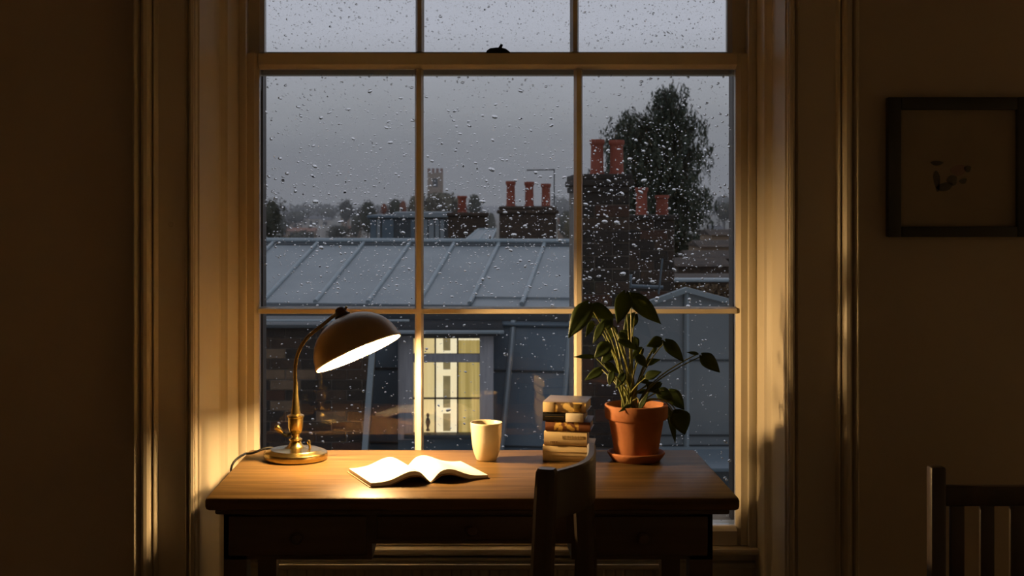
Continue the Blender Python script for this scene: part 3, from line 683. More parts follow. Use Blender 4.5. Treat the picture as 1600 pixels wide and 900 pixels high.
# ------------------------------------------------------------------ framed picture
fp = empty('framed_picture', P(1493, 262, YW-.012), 'black-framed picture with a small flower print on the right wall', 'picture')
fx0, fx1, fz1, fz0 = X(1383, YW), X(1604, YW), Z(153, YW), Z(370, YW); fb = .034
for nme, a, b in (('frame_side', (fx0, fz0), (fx0+fb, fz1)), ('frame_side', (fx1-fb, fz0), (fx1, fz1)), ('frame_side', (fx0+fb, fz1-fb*.95), (fx1-fb, fz1)), ('frame_side', (fx0+fb, fz0), (fx1-fb, fz0+fb*.8))):
    MB().bbox((a[0], YW-.028, a[1]), (b[0], YW-.001, b[1]), .003).build(nme, 'frame', fp, True)
M['matboard'] = mat('aged_mat_board', (.36, .30, .23), .9, noise_scale=10, col2=(.39, .33, .25))
M['flower'] = mat('faded_print', (.12, .125, .12), .9, noise_scale=30, col2=(.18, .17, .15))
M['flower2'] = mat('faded_pink_print', (.30, .2, .2), .9, noise_scale=30, col2=(.34, .25, .22))
pr_ = MB().box((fx0+fb-.002, YW-.012, fz0+fb*.7), (fx1-fb+.002, YW-.004, fz1-fb*.9)).build('print', 'matboard', fp)
def petal(px, py, w_, h_, ang_, m):
    c = P(px, py, YW-.0128); pts = []
    for j in range(14):
        a = 2*math.pi*j/14; u = w_*math.cos(a)*(1+.2*math.sin(3*a)); v = h_*math.sin(a)
        pts.append((c.x+u*math.cos(ang_)-v*math.sin(ang_), c.y, c.z+u*math.sin(ang_)+v*math.cos(ang_)))
    MB().prism(pts, (0, .0008, 0)).build('printed_flower', m, pr_)
for a in ((1464, 255, .016, .006, .0, 'flower'), (1464, 283, .008, .028, .1, 'flower'), (1476, 292, .022, .011, .2, 'flower'), (1488, 282, .013, .014, .4, 'flower'), (1498, 266, .020, .014, .2, 'flower2'), (1512, 264, .009, .009, .2, 'flower'), (1505, 283, .010, .007, .3, 'flower')): petal(*a)

# ================================================================== OUTSIDE
def brickmesh(m):
    bm = bmesh.new(); bmesh.ops.create_cube(bm, size=1)
    bmesh.ops.bevel(bm, geom=bm.edges[:], offset=.03, segments=1, affect='EDGES')
    me = bpy.data.meshes.new('brick'); bm.to_mesh(me); bm.free(); me.materials.append(M[m]); return me
BM = [brickmesh('brick%d' % i) for i in range(4)]
def brickwork(parent, x0, x1, z0, z1, yf, L, Hc, rng, wts=(5, 3, 1, 2), skew=None):
    """each brick its own piece, proud of the mortar; front face at yf"""
    J = Hc*.10; z = z1; row = 0
    while z-Hc > z0:
        x = x0-(L/2 if row % 2 else 0)
        xe = skew(z) if skew else x1
        while x < xe-.03:
            a = max(x, x0)+J/2; b = min(x+L, xe)-J/2
            if b-a > .035:
                me = rng.choices(BM, wts)[0]
                d = rng.uniform(-.005, .004)
                shared('brick', me, parent, ((a+b)/2, yf+.05+d, z-Hc/2), (b-a, .10, Hc-J))
            x += L
        z -= Hc; row += 1

# ---- the ground, far hill
g = MB(); nx, ny = 36, 30; vs = []; fs = []
for j in range(ny+1):
    for i in range(nx+1):
        Y = 20*(70**(j/ny)); x = (i/nx-.5)*Y*1.6
        z = -9+max(0, (Y-250))*.0062+1.2*noise.noise(Vector((x*.01, Y*.01, 0)))*min(1, Y/300)
        vs.append((x, Y, z))
for j in range(ny):
    for i in range(nx): a = j*(nx+1)+i; fs.append((a, a+1, a+nx+2, a+nx+1))
tag(g.add(vs, fs).build('ground', 'ground', None, 'all'), 'green and brown fields sloping away beyond the roofs', 'ground', kind='structure')
h = MB(); vs = []; fs = []; nx = 90
for i in range(nx+1):
    x = -900+1800*i/nx
    top_ = 3.6+3.0*noise.noise(Vector((x*.006, 3, 0)))+1.5*noise.noise(Vector((x*.03, 8, 0)))
    vs += [(x, 1150, -12), (x, 1180, top_*.6), (x, 1230, top_), (x, 1290, -12)]
for i in range(nx):
    for j in range(3): a = i*4+j; fs.append((a, a+4, a+5, a+1))
tag(h.add(vs, fs).build('hill', 'hill', None, 'all'), 'low haze-grey wooded hill along the horizon', 'hill', kind='structure')

# thin rain haze over the far town
M['haze'] = bpy.data.materials.new('rain_haze'); M['haze'].use_nodes = True
_t = M['haze'].node_tree; _t.nodes.clear(); _o = _t.nodes.new('ShaderNodeOutputMaterial'); _v = _t.nodes.new('ShaderNodeVolumeScatter')
_v.inputs['Color'].default_value = (.93, .95, 1, 1); _v.inputs['Density'].default_value = .0009; _v.inputs['Anisotropy'].default_value = 0
_t.links.new(_v.outputs[0], _o.inputs['Volume'])
tag(MB().box((-900, 62, -14), (900, 1400, 45)).build('rain_haze', 'haze'), 'thin grey rain haze over the far town', 'haze', kind='stuff')
# ---- trees
def crown_mesh(blobs, nleaf, ls, rng, droop=.0, shell=.5):
    mb = MB(); vol = [b[3]*b[4]*b[5] for b in blobs]
    for _ in range(nleaf):
        b = rng.choices(blobs, vol)[0]
        while True:
            d = Vector((rng.gauss(0, 1), rng.gauss(0, 1), rng.gauss(0, 1)))
            if d.length > .01: break
        d.normalize(); r = rng.random()**shell*(1+.12*rng.gauss(0, 1))
        p = Vector((b[0]+d.x*r*b[3], b[1]+d.y*r*b[4], b[2]+d.z*r*b[5]))
        s = ls*rng.uniform(.6, 1.5)
        u = Vector((rng.uniform(-1, 1), rng.uniform(-1, 1), rng.uniform(-1, 1)-droop)).normalized()
        v = u.cross(Vector((rng.uniform(-1, 1), rng.uniform(-1, 1), rng.uniform(-1, 1)))).normalized()
        mb.add([p-u*s, p+v*s*.38, p+u*s, p-v*s*.38], [(0, 1, 2, 3)])
    return mb
def tree(px, ytop, ybot, wpx, Y, m, label, nleaf=900, seed=1, lobes=5, ground=None, name='tree'):
    rng = random.Random(seed); c = P(px, (ytop+ybot)/2, Y); W = wpx*Y/F; Hh = (ybot-ytop)*Y/F
    gz = ground if ground is not None else -9+max(0, (Y-250))*.0062
    t = empty(name, (c.x, Y, gz), label, 'tree', 'trees among the far houses')
    bl = [(c.x, Y, c.z, W*.36, W*.36, Hh*.44)]
    for i in range(lobes):
        a = rng.uniform(0, 6.28)
        bl.append((c.x+W*.30*math.cos(a), Y+W*.25*math.sin(a), c.z+Hh*rng.uniform(-.40, .26), W*.24, W*.22, Hh*.24))
    core = MB()
    for b in bl[:1]:
        core.lathe([(0, -1)]+[(math.sin(math.pi*i/8), -math.cos(math.pi*i/8)) for i in range(1, 8)]+[(0, 1)], (0, 0, 0), 10)
        core.v = [Vector((b[0]+v.x*b[3]*.8*(1+.3*noise.noise(v*2)), b[1]+v.y*b[4]*.8, b[2]+v.z*b[5]*.82*(1+.3*noise.noise(v*2+Vector((5, 0, 0)))))) for v in core.v]
    cr = crown_mesh(bl, nleaf, W*.045, rng)
    for f in core.f: pass
    cr.add(core.v, core.f)
    tag(cr.build('foliage', m, t), kind='stuff')
    MB().tube([(c.x, Y, gz), (c.x, Y, c.z)], [W*.04, W*.02], 7).build('trunk', 'bark', t)
    return t

# the big tree behind the chimneys: arching limbs with hanging sprays
TY = 55.0
bt = empty('weeping_tree', (X(1050, TY), TY, -9), 'large dark feathery tree rising behind the brick chimneys', 'tree')
rng = random.Random(21)
trunkp = [Vector((X(1050, TY), TY, -9)), P(1052, 420, TY), P(1050, 300, TY), P(1046, 220, TY)]
MB().tube(trunkp, [.45, .30, .18, .08], 10).build('trunk', 'bark', bt, True)
limbs = MB(); spray = MB()
def twig(p, ln, n_, rng):
    for i in range(n_):
        q = p+Vector((rng.gauss(0, .05), rng.gauss(0, .05), -ln*i/n_))
        s = rng.uniform(.045, .12)
        u = Vector((rng.gauss(0, .45), rng.gauss(0, .45), -1)).normalized()
        v = u.cross(Vector((rng.uniform(-1, 1), rng.uniform(-1, 1), .1))).normalized()
        spray.add([q-u*s, q+v*s*.38, q+u*s, q-v*s*.38], [(0, 1, 2, 3)])
tops = []
def env(px):
    """upper outline of the crown (photo row for a column)"""
    pts = [(915, 300), (925, 230), (940, 200), (965, 176), (985, 172), (1000, 185), (1015, 165), (1025, 140), (1045, 130), (1065, 142), (1075, 165), (1090, 178), (1105, 200), (1116, 240), (1121, 300), (1122, 420)]
    for (a, b), (c_, d) in zip(pts, pts[1:]):
        if a <= px <= c_: return b+(d-b)*(px-a)/(c_-a)
    return 400
for i in range(560):
    px = rng.triangular(918, 1122, 1045); top_ = env(px)
    py = top_+(rng.random()**1.15)*(335-top_ if px < 985 else 430-top_)
    dY = rng.uniform(-2.2, 2.2)*(1 if py > top_+60 else .5)
    tip = P(px, py, TY); tip.y += dY
    st = P(1048+(px-1048)*.15, min(430, py+70+rng.uniform(0, 60)), TY)
    pth = bez(st, st+Vector((0, dY*.2, 1.2)), tip+Vector(((st.x-tip.x)*.3, -dY*.3, .7)), tip, 7)
    limbs.tube(pth, [.035-.0045*j for j in range(8)], 4, False)
    dens = 34 if py > top_+35 else 20
    for j in range(3, 8):
        twig(pth[j]+Vector((rng.gauss(0, .12), rng.gauss(0, .2), rng.gauss(0, .1))), rng.uniform(.25, .75), dens//5*2, rng)
    twig(tip, rng.uniform(.4, 1.1), 16, rng)
tag(limbs.build('branches', 'bark', bt), kind='stuff'); tag(spray.build('foliage', 'leaf_tree', bt), kind='stuff')

# far trees
tree(424, 303, 385, 48, 70, 'leaf_far', 'dark round tree at the left edge of the window view', 1500, 2)
tree(462, 326, 352, 50, 330, 'leaf_far', 'low dark tree right of the leftmost tree, before the hill', 500, 3)
tree(512, 322, 345, 40, 420, 'leaf_far', 'small dark tree behind the pale far house', 500, 4)
tree(541, 309, 350, 36, 260, 'leaf_far', 'round dome-shaped tree behind the gabled far house', 800, 5)
tree(575, 307, 372, 40, 120, 'leaf_far', 'tall dark tree just left of the zinc-clad hut', 1200, 6)
tree(600, 315, 338, 16, 110, 'leaf_rust', 'small rust-red tree above the left end of the zinc-clad hut', 400, 7)
tree(630, 310, 340, 18, 105, 'leaf_rust', 'rust-red tree above the zinc-clad hut, left of the glazing bar', 400, 8)
tree(618, 306, 345, 34, 115, 'leaf_far', 'dark tree between the two rust-red trees', 700, 9)
tree(648, 300, 345, 30, 125, 'leaf_olive', 'olive tree hidden partly by the left glazing bar', 700, 10)
tree(690, 296, 345, 80, 140, 'leaf_olive', 'broad olive-brown tree at the foot of the far tower', 1800, 12)
tree(742, 298, 345, 34, 135, 'leaf_far', 'dark tree right of the single red chimney pot', 800, 13)
tree(533, 350, 374, 40, 150, 'leaf_far', 'low bushy tree in front of the far houses', 600, 14)
tree(470, 360, 384, 60, 160, 'leaf_far', 'wide low bush in front of the pale far house', 700, 15)
tree(884, 322, 380, 34, 150, 'leaf_far', 'hazy tree right of the three-pot chimney', 800, 16)
tree(1132, 312, 350, 40, 180, 'leaf_far', 'distant tree at the right edge of the window view', 700, 17)

tree(522, 350, 380, 30, 190, 'leaf_far', 'low dark bush between the pale house and the tall dark tree', 500, 41)
tree(556, 330, 376, 26, 170, 'leaf_far', 'dark leaning tree left of the tall dark one', 600, 42)
tree(441, 332, 372, 26, 200, 'leaf_far', 'slim dark tree beside the leftmost tree', 600, 43)
tree(668, 312, 345, 34, 145, 'leaf_olive', 'olive bush left of the tower foot', 700, 44)
tree(716, 304, 345, 34, 150, 'leaf_olive', 'olive tree behind the single red chimney pot', 700, 45)
tree(768, 326, 376, 22, 170, 'leaf_far', 'small dark tree left of the three-pot chimney', 500, 46)
tree(890, 330, 380, 26, 90, 'leaf_olive', 'olive bush at the foot of the hazy tree', 600, 47)
tree(480, 318, 340, 90, 620, 'leaf_far', 'long far wood on the left horizon', 900, 48)
tree(590, 318, 340, 80, 640, 'leaf_far', 'long far wood behind the rust-red trees', 900, 49)
tree(880, 306, 340, 44, 560, 'leaf_far', 'far wood on the horizon right of the aerial', 700, 50)
tree(1130, 300, 345, 50, 540, 'leaf_far', 'far wood on the right horizon', 700, 51)

# far houses
def house(px0, px1, ytop, yeave, ybot, Y, wall, roof, label, gable=False):
    a = P(px0, ybot, Y); b = P(px1, yeave, Y); rt = Z(ytop, Y); dep = (b.x-a.x)*.8; gz = -9.5+max(0, (Y-250))*.0062
    hs = empty('house', ((a.x+b.x)/2, Y+dep/2, gz), label, 'house', 'far houses beyond the roofs')
    MB().box((a.x, Y, gz), (b.x, Y+dep, b.z)).build('walls', wall, hs)
    o = (b.x-a.x)*.04
    if gable: MB().prism([(a.x-o, Y-o, b.z), (b.x+o, Y-o, b.z), ((a.x+b.x)/2, Y-o, rt)], (0, dep+2*o, 0)).build('gable_roof', wall, hs)
    else: MB().prism([(a.x-o, Y-o, b.z), (a.x-o, Y+dep+o, b.z), (a.x-o, Y+dep/2, rt)], (b.x-a.x+2*o, 0, 0)).build('roof', roof, hs)
    n_ = max(1, int((px1-px0)/9)); ww = (b.x-a.x)/n_
    for i in range(n_):
        MB().box((a.x+ww*(i+.3), Y-.05, b.z-(b.z-a.z)*.6), (a.x+ww*(i+.7), Y+.05, b.z-(b.z-a.z)*.2)).build('window', 'darkpane', hs)
    cx_ = a.x+(b.x-a.x)*.8
    MB().box((cx_, Y+dep*.4, rt-1), (cx_+(b.x-a.x)*.08, Y+dep*.55, rt+(rt-b.z)*.4)).build('chimney', 'farbrick', hs)
house(444, 478, 338, 347, 366, 380, 'tanwall', 'slate', 'tan far house left of the pale one')
house(472, 500, 337, 342, 357, 350, 'palewall', 'slate', 'pale far house with a dark window, left of the dome-shaped tree')
house(500, 516, 339, 344, 357, 365, 'palewall', 'slate', 'narrow pale house joined to the right of the pale far house')
house(533, 546, 330, 338, 352, 300, 'tanwall', 'slate', 'tan gabled far house below the dome-shaped tree', True)
house(545, 563, 353, 358, 368, 220, 'tanwall', 'tileroof', 'low far house with an orange tiled roof')
house(440, 490, 356, 361, 372, 240, 'tanwall', 'tileroof', 'long low far house with a reddish roof below the pale house')
house(872, 892, 340, 347, 365, 200, 'tanwall', 'tileroof', 'tan far house right of the three-pot chimney')
house(1108, 1128, 352, 360, 376, 160, 'palewall', 'slate', 'far house at the right edge beyond the big tree')
# far tower
ty = 300; tw = empty('tower', (X(680, ty), ty, -9), 'square brick tower rising above the far trees', 'tower')
MB().box((X(668, ty), ty, -9), (X(692, ty), ty+3.4, Z(270, ty))).build('tower_shaft', 'tanwall', tw)
for i in range(4): MB().box((X(668+i*6.6, ty), ty-.05, Z(270, ty)), (X(672+i*6.6, ty), ty+3.4, Z(263, ty))).build('battlement', 'tileroof', tw)
MB().box((X(676, ty), ty-.05, Z(292, ty)), (X(684, ty), ty+.05, Z(279, ty))).build('window', 'darkpane', tw)

def pot(parent, px0, px1, y0, y1, Y):
    r = (px1-px0)/2*Y/F; hh = (y1-y0)*Y/F; c = P((px0+px1)/2, y1, Y)
    MB().lathe([(r*.98, -.02), (r*.98, hh*.04), (r*.86, hh*.08), (r*.80, hh*.80), (r*.84, hh*.84), (r*.98, hh*.88), (r*1.0, hh*.96), (r*.95, hh), (r*.72, hh), (r*.68, hh*.5), (0, hh*.5)], c, 20).build('chimney_pot', 'redpot', parent, True)

# ---- three-pot chimney beyond the ridge
Y3 = 25.0
c3 = empty('chimney_stack', P(824, 376, Y3)+Vector((0, .3, -6)), 'dark brick chimney with three red pots behind the zinc roof', 'chimney')
MB().box((X(781, Y3), Y3, -4), (X(869, Y3), Y3+.7, Z(334, Y3))).build('stack', 'farbrick', c3)
MB().bbox((X(777, Y3), Y3-.05, Z(334, Y3)), (X(873, Y3), Y3+.75, Z(328, Y3)), .02).build('corbel', 'farbrick', c3)
MB().bbox((X(780, Y3), Y3-.02, Z(328, Y3)), (X(870, Y3), Y3+.72, Z(322, Y3)), .03).build('cap', 'farbrick', c3)
for a in ((790, 806, 283, 323), (819, 835, 284, 323), (845, 861, 287, 324)): pot(c3, *a, Y3+.3)
ae = empty('aerial', P(866, 325, Y3+.85), 'thin television aerial standing beside the three-pot chimney', 'aerial')
MB().tube([P(866, 335, Y3+.85), P(866, 265, Y3+.85)], .012, 6).build('mast', 'iron', ae)
MB().tube([P(823, 266, Y3+.85), P(867, 265, Y3+.85)], .012, 6).build('boom', 'iron', ae)
for i in range(5):
    q = P(826+i*9, 265.5, Y3+.85); MB().tube([q+Vector((0, -.25, 0)), q+Vector((0, .25, 0))], .005, 5).build('element', 'iron', ae)
# neighbour to its left: dark stack, zinc hut, small zinc roof
YD = 27.0
d3 = empty('brick_stack', P(728, 376, YD)+Vector((0, .3, -6)), 'low dark brick stack with one red pot left of the three-pot chimney', 'chimney')
MB().box((X(700, YD), YD, -4), (X(762, YD), YD+.9, Z(338, YD))).build('stack', 'farbrick', d3)
MB().bbox((X(698, YD), YD-.05, Z(338, YD)), (X(764, YD), YD+.95, Z(332, YD)), .02).build('corbel', 'farbrick', d3)
pot(d3, 714, 730, 306, 332, YD+.3)
sr = empty('small_zinc_roof', P(750, 376, 22.5), 'small sloping zinc roof peeping over the ridge', 'roof')
qa = [P(722, 379, 22), P(766, 379, 22), P(775, 358, 23), P(748, 358, 23)]
MB().prism(qa, (0, .05, -.10)).build('roof_sheet', 'zinc', sr)
for (a, b) in ((qa[0], qa[3]), ((qa[0]+qa[1])/2, (qa[2]+qa[3])/2), (qa[1], qa[2]), (qa[3], qa[2])): MB().tube([a, b], .018, 6).build('seam', 'zincseam', sr)
MB().box((qa[0].x, 22.1, -3), (qa[2].x, 23.2, qa[0].z-.1)).build('wall', 'lead', sr)
YH = 32.0
zh = empty('zinc_hut', P(640, 376, YH)+Vector((0, 1, -6)), 'blue-grey zinc-clad hut beyond the long roof', 'building')
MB().box((X(578, YH), YH, -4.5), (X(702, YH), YH+2.2, Z(341, YH))).build('walls', 'lead', zh)
MB().bbox((X(574, YH), YH-.08, Z(341, YH)), (X(660, YH), YH+2.3, Z(336, YH)), .02).build('roof_edge', 'zincdark', zh)
MB().bbox((X(616, YH), YH-.10, Z(340, YH)), (X(704, YH), YH+2.3, Z(331, YH)), .02).build('roof_edge', 'zinc', zh)
for a, b in ((579, 588), (589, 594), (597, 606), (606, 615), (642, 648), (662, 668), (670, 678), (680, 686), (688, 694)):
    MB().box((X(a, YH), YH-.03, -4), (X(b, YH), YH+.02, Z(343, YH))).build('cladding_panel', 'zinc' if (a % 3) else 'zincdark', zh)

# ---- the long zinc roof with its mansard
th = math.atan(.167); U = Vector((math.cos(th), -math.sin(th), 0)); V = Vector((math.sin(th), math.cos(th), 0)); SL = .27
R0 = P(740, 381, 17.0)
def rt(px, py_base=None):
    a = (px-CX)/F; return 17*a/(math.cos(th)+a*math.sin(th))
def rp(t, d, up=0): return R0+U*t-V*d+Vector((0, 0, -SL*d+up))
DE = 2.27
zr_ = empty('zinc_roof', R0+Vector((0, 0, -4)), 'long grey standing-seam zinc roof with a mansard front, across the street', 'roof')
seams = [rt(p) for p in (217, 287, 357, 428, 497, 569, 641, 710, 780, 851, 921, 975)]
for i, (a, b) in enumerate(zip(seams, seams[1:])):
    cuts = [0, DE]
    if i >= 8: cuts = [0, 1.98, DE]
    if i == 2: cuts = [0, 1.2, DE]
    for j, (d0, d1) in enumerate(zip(cuts, cuts[1:])):
        q = -.02*j
        MB().prism([rp(a, d0, q), rp(b, d0, q), rp(b, d1+(.015 if j < len(cuts)-2 else 0), q+.004), rp(a, d1+(.015 if j < len(cuts)-2 else 0), q+.004)], (0, 0, -.03)).build('zinc_sheet', 'zinc', zr_)
for t in seams:
    MB().tube([rp(t, .02, .012), rp(t, DE-.03, .010)], .026, 8).build('seam', 'zincseam', zr_, True)
MB().tube([rp(seams[0], 0, .035), rp(seams[-1], 0, .035)], .035, 10).build('ridge_roll', 'zincseam', zr_, True)
MB().prism([rp(seams[0], -.10, -.03), rp(seams[0], .10, -.01), rp(seams[0], .10, .012), rp(seams[0], 0, .03), rp(seams[0], -.10, .0)], U*(seams[-1]-seams[0])).build('ridge_flashing', 'lead', zr_)
# rear slope so that the roof is a solid
MB().prism([rp(seams[0], 0, -.03), rp(seams[0], DE, -.04), rp(seams[0], DE, -2.5), rp(seams[0], -2, -3.0), rp(seams[0], -2, -1.2)], U*(seams[-1]-seams[0])).build('roof_body', 'lead', zr_)
# eaves
ez = lambda t, dd, up: rp(t, DE+dd, up)
MB().prism([ez(seams[0], .0, -.01), ez(seams[0], .06, -.02), ez(seams[0], .06, -.14), ez(seams[0], .0, -.14)], U*(seams[-1]-seams[0])).build('eaves_board', 'lead', zr_)
MB().tube([ez(seams[0], .10, -.17), ez(seams[-1], .10, -.17)], .022, 8).build('eaves_gutter', 'zincdark', zr_, True)
# steep mansard slope: courses of sheets and rolls
mt0, mb0 = .03, .48           # how far out the slope stands at its top and foot
zt0, zb0 = -.16, -1.56
def mp_(t, s, out=0): return rp(t, DE, 0)-V*(mt0+(mb0-mt0)*s+out)+Vector((0, 0, zt0+(zb0-zt0)*s))
rolls = [rt(p) for p in (330, 480, 600, 800-2, 888, 980)]
def tpx(px, s):
    """t where a mansard line at height s is seen in column px"""
    lo, hi = -8, 6
    for _ in range(40):
        mid = (lo+hi)/2; q = mp_(mid, s); 
        if CX+F*q.x/q.y < px: lo = mid
        else: hi = mid
    return (lo+hi)/2
tops_ = [tpx(p, 0) for p in (250, 340, 430, 520, 606, 700, 803, 893, 985)]
bots_ = [tpx(p, 1) for p in (205, 300, 395, 490, 585, 680, 783, 875, 970)]
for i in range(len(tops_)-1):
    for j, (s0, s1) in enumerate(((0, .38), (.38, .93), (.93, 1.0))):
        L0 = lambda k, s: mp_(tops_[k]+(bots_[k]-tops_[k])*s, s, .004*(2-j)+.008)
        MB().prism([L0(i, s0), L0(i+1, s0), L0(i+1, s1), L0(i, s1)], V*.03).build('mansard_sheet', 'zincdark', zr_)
        MB().prism([L0(i, s1), L0(i+1, s1), L0(i+1, s1)+Vector((0, 0, .018)), L0(i, s1)+Vector((0, 0, .018))], -V*.014).build('lap_joint', 'lead', zr_)
for k_, (a, b) in enumerate(zip(tops_, bots_)):
    if k_ in (3, 4): continue
    MB().tube([mp_(a, 0, .02), mp_(b, 1, .02)], .032, 8).build('seam', 'zincseam', zr_, True)
MB().prism([mp_(tops_[0], 1, 0), mp_(tops_[-1], 1, 0), mp_(tops_[-1], 0, 0), mp_(tops_[0], 0, 0)], V*.5).build('mansard_body', 'lead', zr_)
q0 = mp_(bots_[0], 1, 0); q1 = mp_(bots_[-1], 1, 0)
MB().prism([q0+Vector((0, 0, .03)), q0-V*.28+Vector((0, 0, 0)), q0-V*.28-Vector((0, 0, .10)), q0-Vector((0, 0, .10))], q1-q0).build('foot_ledge', 'zincdark', zr_)
MB().tube([q0-V*.30, q1-V*.30], .03, 8).build('foot_gutter', 'zincseam', zr_, True)
MB().prism([q0-V*.22-Vector((0, 0, .10)), q0+V*3-Vector((0, 0, .10)), q0+V*3-Vector((0, 0, 7)), q0-V*.22-Vector((0, 0, 7))], q1-q0).build('house_front', 'farbrick', zr_)

# ---- dormer with the lit window
YD0 = 13.72
dm = empty('dormer', P(697, 690, YD0)+Vector((0, .3, 0)), 'grey dormer with a small lit window in the mansard', 'dormer')
def dx(p): return X(p, YD0)
def dz(p): return Z(p, YD0)
for a, b in ((622, 645.5), (749.5, 771)):
    MB().bbox((dx(a), YD0-.03, dz(687)), (dx(b), YD0+1.3, dz(524)), .01).build('jamb', 'greypaint', dm, True)
MB().box((dx(645), YD0+.02, dz(529)), (dx(750), YD0+.10, dz(519))).build('head', 'lead', dm)
MB().bbox((dx(612), YD0-.10, dz(524)), (dx(781), YD0+1.6, dz(519)), .01).build('soffit', 'lead', dm, True)
MB().bbox((dx(588), YD0-.22, dz(518.5)), (dx(787), YD0+1.5, dz(511.5)), .015).build('dormer_roof', 'felt', dm, True)
MB().bbox((dx(588), YD0-.235, dz(518.5)), (dx(787), YD0-.19, dz(513)), .008).build('roof_edge', 'zincseam', dm, True)
MB().bbox((dx(632), YD0-.12, dz(683)), (dx(768), YD0+.08, dz(677)), .01).build('sill', 'lead', dm, True)
MB().box((dx(622), YD0+.0, dz(712)), (dx(771), YD0+.3, dz(684))).build('apron', 'zincdark', dm)
MB().bbox((dx(645), YD0+.01, dz(566.5)), (dx(750), YD0+.07, dz(553)), .008).build('transom', 'greypaint', dm, True)
for p in (680, 715): MB().box((dx(p-1.2), YD0+.02, dz(677)), (dx(p+1.2), YD0+.06, dz(529))).build('window_bar', 'darkbar', dm)
MB().box((dx(645), YD0+.02, dz(624.2)), (dx(750), YD0+.06, dz(622))).build('window_bar', 'darkbar', dm)
for a, b in ((645, 678.8), (681.2, 713.8), (716.2, 750)):
    for c_, d_ in ((529, 553), (566.5, 622), (624, 677)):
        MB().box((dx(a), YD0+.035, dz(d_)), (dx(b), YD0+.041, dz(c_))).build('pane', 'glass', dm)
def lit(name, c0, c1, st, ns, stretch):  # room lamplight is put in as emission of wall, curtains and panels
    m = bpy.data.materials.new(name); m.use_nodes = True; t = m.node_tree; t.nodes.clear()
    o = t.nodes.new('ShaderNodeOutputMaterial'); e = t.nodes.new('ShaderNodeEmission'); e.inputs['Strength'].default_value = st
    g_ = t.nodes.new('ShaderNodeNewGeometry'); mp__ = t.nodes.new('ShaderNodeMapping'); mp__.inputs['Scale'].default_value = stretch
    n_ = t.nodes.new('ShaderNodeTexNoise'); n_.inputs['Scale'].default_value = ns; n_.inputs['Detail'].default_value = 3
    r = t.nodes.new('ShaderNodeValToRGB'); r.color_ramp.elements[0].position = .35; r.color_ramp.elements[0].color = (*c0, 1); r.color_ramp.elements[1].position = .65; r.color_ramp.elements[1].color = (*c1, 1)
    t.links.new(g_.outputs['Position'], mp__.inputs[0]); t.links.new(mp__.outputs[0], n_.inputs['Vector']); t.links.new(n_.outputs['Fac'], r.inputs[0]); t.links.new(r.outputs[0], e.inputs['Color']); t.links.new(e.outputs[0], o.inputs[0]); return m
M['glowwall'] = lit('glowing_room_wall', (1, .82, .50), (1, .88, .60), 1.05, 3, (1, 1, 1))
M['glowcurtain'] = lit('glowing_curtain', (.42, .30, .075), (.66, .49, .17), .85, 16, (1, 1, .05))
M['glowblind'] = lit('glowing_net_curtain', (.80, .60, .26), (.92, .72, .36), .95, 12, (1, 1, .06))
M['glowdark'] = lit('glowing_dark_panel', (.22, .17, .075), (.33, .25, .11), .9, 14, (1, 1, 1))
MB().box((dx(640), YD0+.38, dz(690)), (dx(755), YD0+.40, dz(520))).build('glowing_back_wall', 'glowwall', dm)
def curtain(p0, p1, y0, y1, m, Yc):
    mb = MB(); n_ = 24; vs = []; fs = []
    for i in range(n_+1):
        x = dx(p0)+(dx(p1)-dx(p0))*i/n_; yy = Yc+.015*math.sin(i*1.6); vs += [(x, yy, dz(y1)), (x, yy, dz(y0))]
    for i in range(n_): fs.append((2*i, 2*i+2, 2*i+3, 2*i+1))
    o = mb.add(vs, fs).build('curtain', m, dm, 'all'); s_ = o.modifiers.new('t', 'SOLIDIFY'); s_.thickness = .004
curtain(716, 752, 534, 680, 'glowcurtain', YD0+.16); curtain(643, 679, 526, 680, 'glowblind', YD0+.16)
for a, b in ((533, 552), (566, 582), (593, 643), (653, 680)):
    MB().box((dx(691.5), YD0+.26, dz(b)), (dx(703), YD0+.30, dz(a))).build('dark_panel', 'glowdark', dm)
MB().lathe([(.018, 0), (.022, .01), (.010, .03), (.026, .09), (.018, .13), (.008, .14), (.016, .155), (.017, .17), (.009, .185), (0, .187)], (dx(668), YD0+.10, dz(676)), 12).build('ornament', 'darkbar', dm, True)

# ---- brick party wall at the left
YP = 13.1
pw = empty('party_wall', P(490, 700, YP), 'sooty brick wall seen behind the lamp stem', 'wall')
ztop = Z(512, YP); zlow = Z(716, YP)
def skew(z): py = CY+(CAMZ-z)*F/YP; return X(579-(py-545)*.075, YP)
MB().prism([(X(330, YP), YP+.012, zlow-6), (X(566, YP), YP+.012, zlow-6), (skew(zlow), YP+.012, zlow), (skew(ztop), YP+.012, ztop), (X(330, YP), YP+.012, ztop)], (0, .9, 0)).build('mortar_core', 'mortar', pw)
brickwork(pw, X(398, YP), X(579, YP), zlow, ztop, YP, .30, .102, random.Random(4), (6, 4, 1.6, 1), skew)
MB().bbox((X(330, YP), YP-.06, ztop), (X(585, YP), YP+1, ztop+.035), .01).build('coping', 'lead', pw, True)
MB().tube([(X(330, YP), YP-.06, ztop+.075), (X(640, YP), YP-.06, ztop+.075)], .011, 8).build('capping_roll', 'zincseam', pw, True)
MB().prism([(skew(ztop)-.01, YP-.03, ztop), (skew(ztop)+.045, YP-.03, ztop), (skew(zlow)+.045, YP-.03, zlow), (skew(zlow)-.01, YP-.03, zlow)], (0, .12, 0)).build('lead_flashing', 'zincseam', pw)

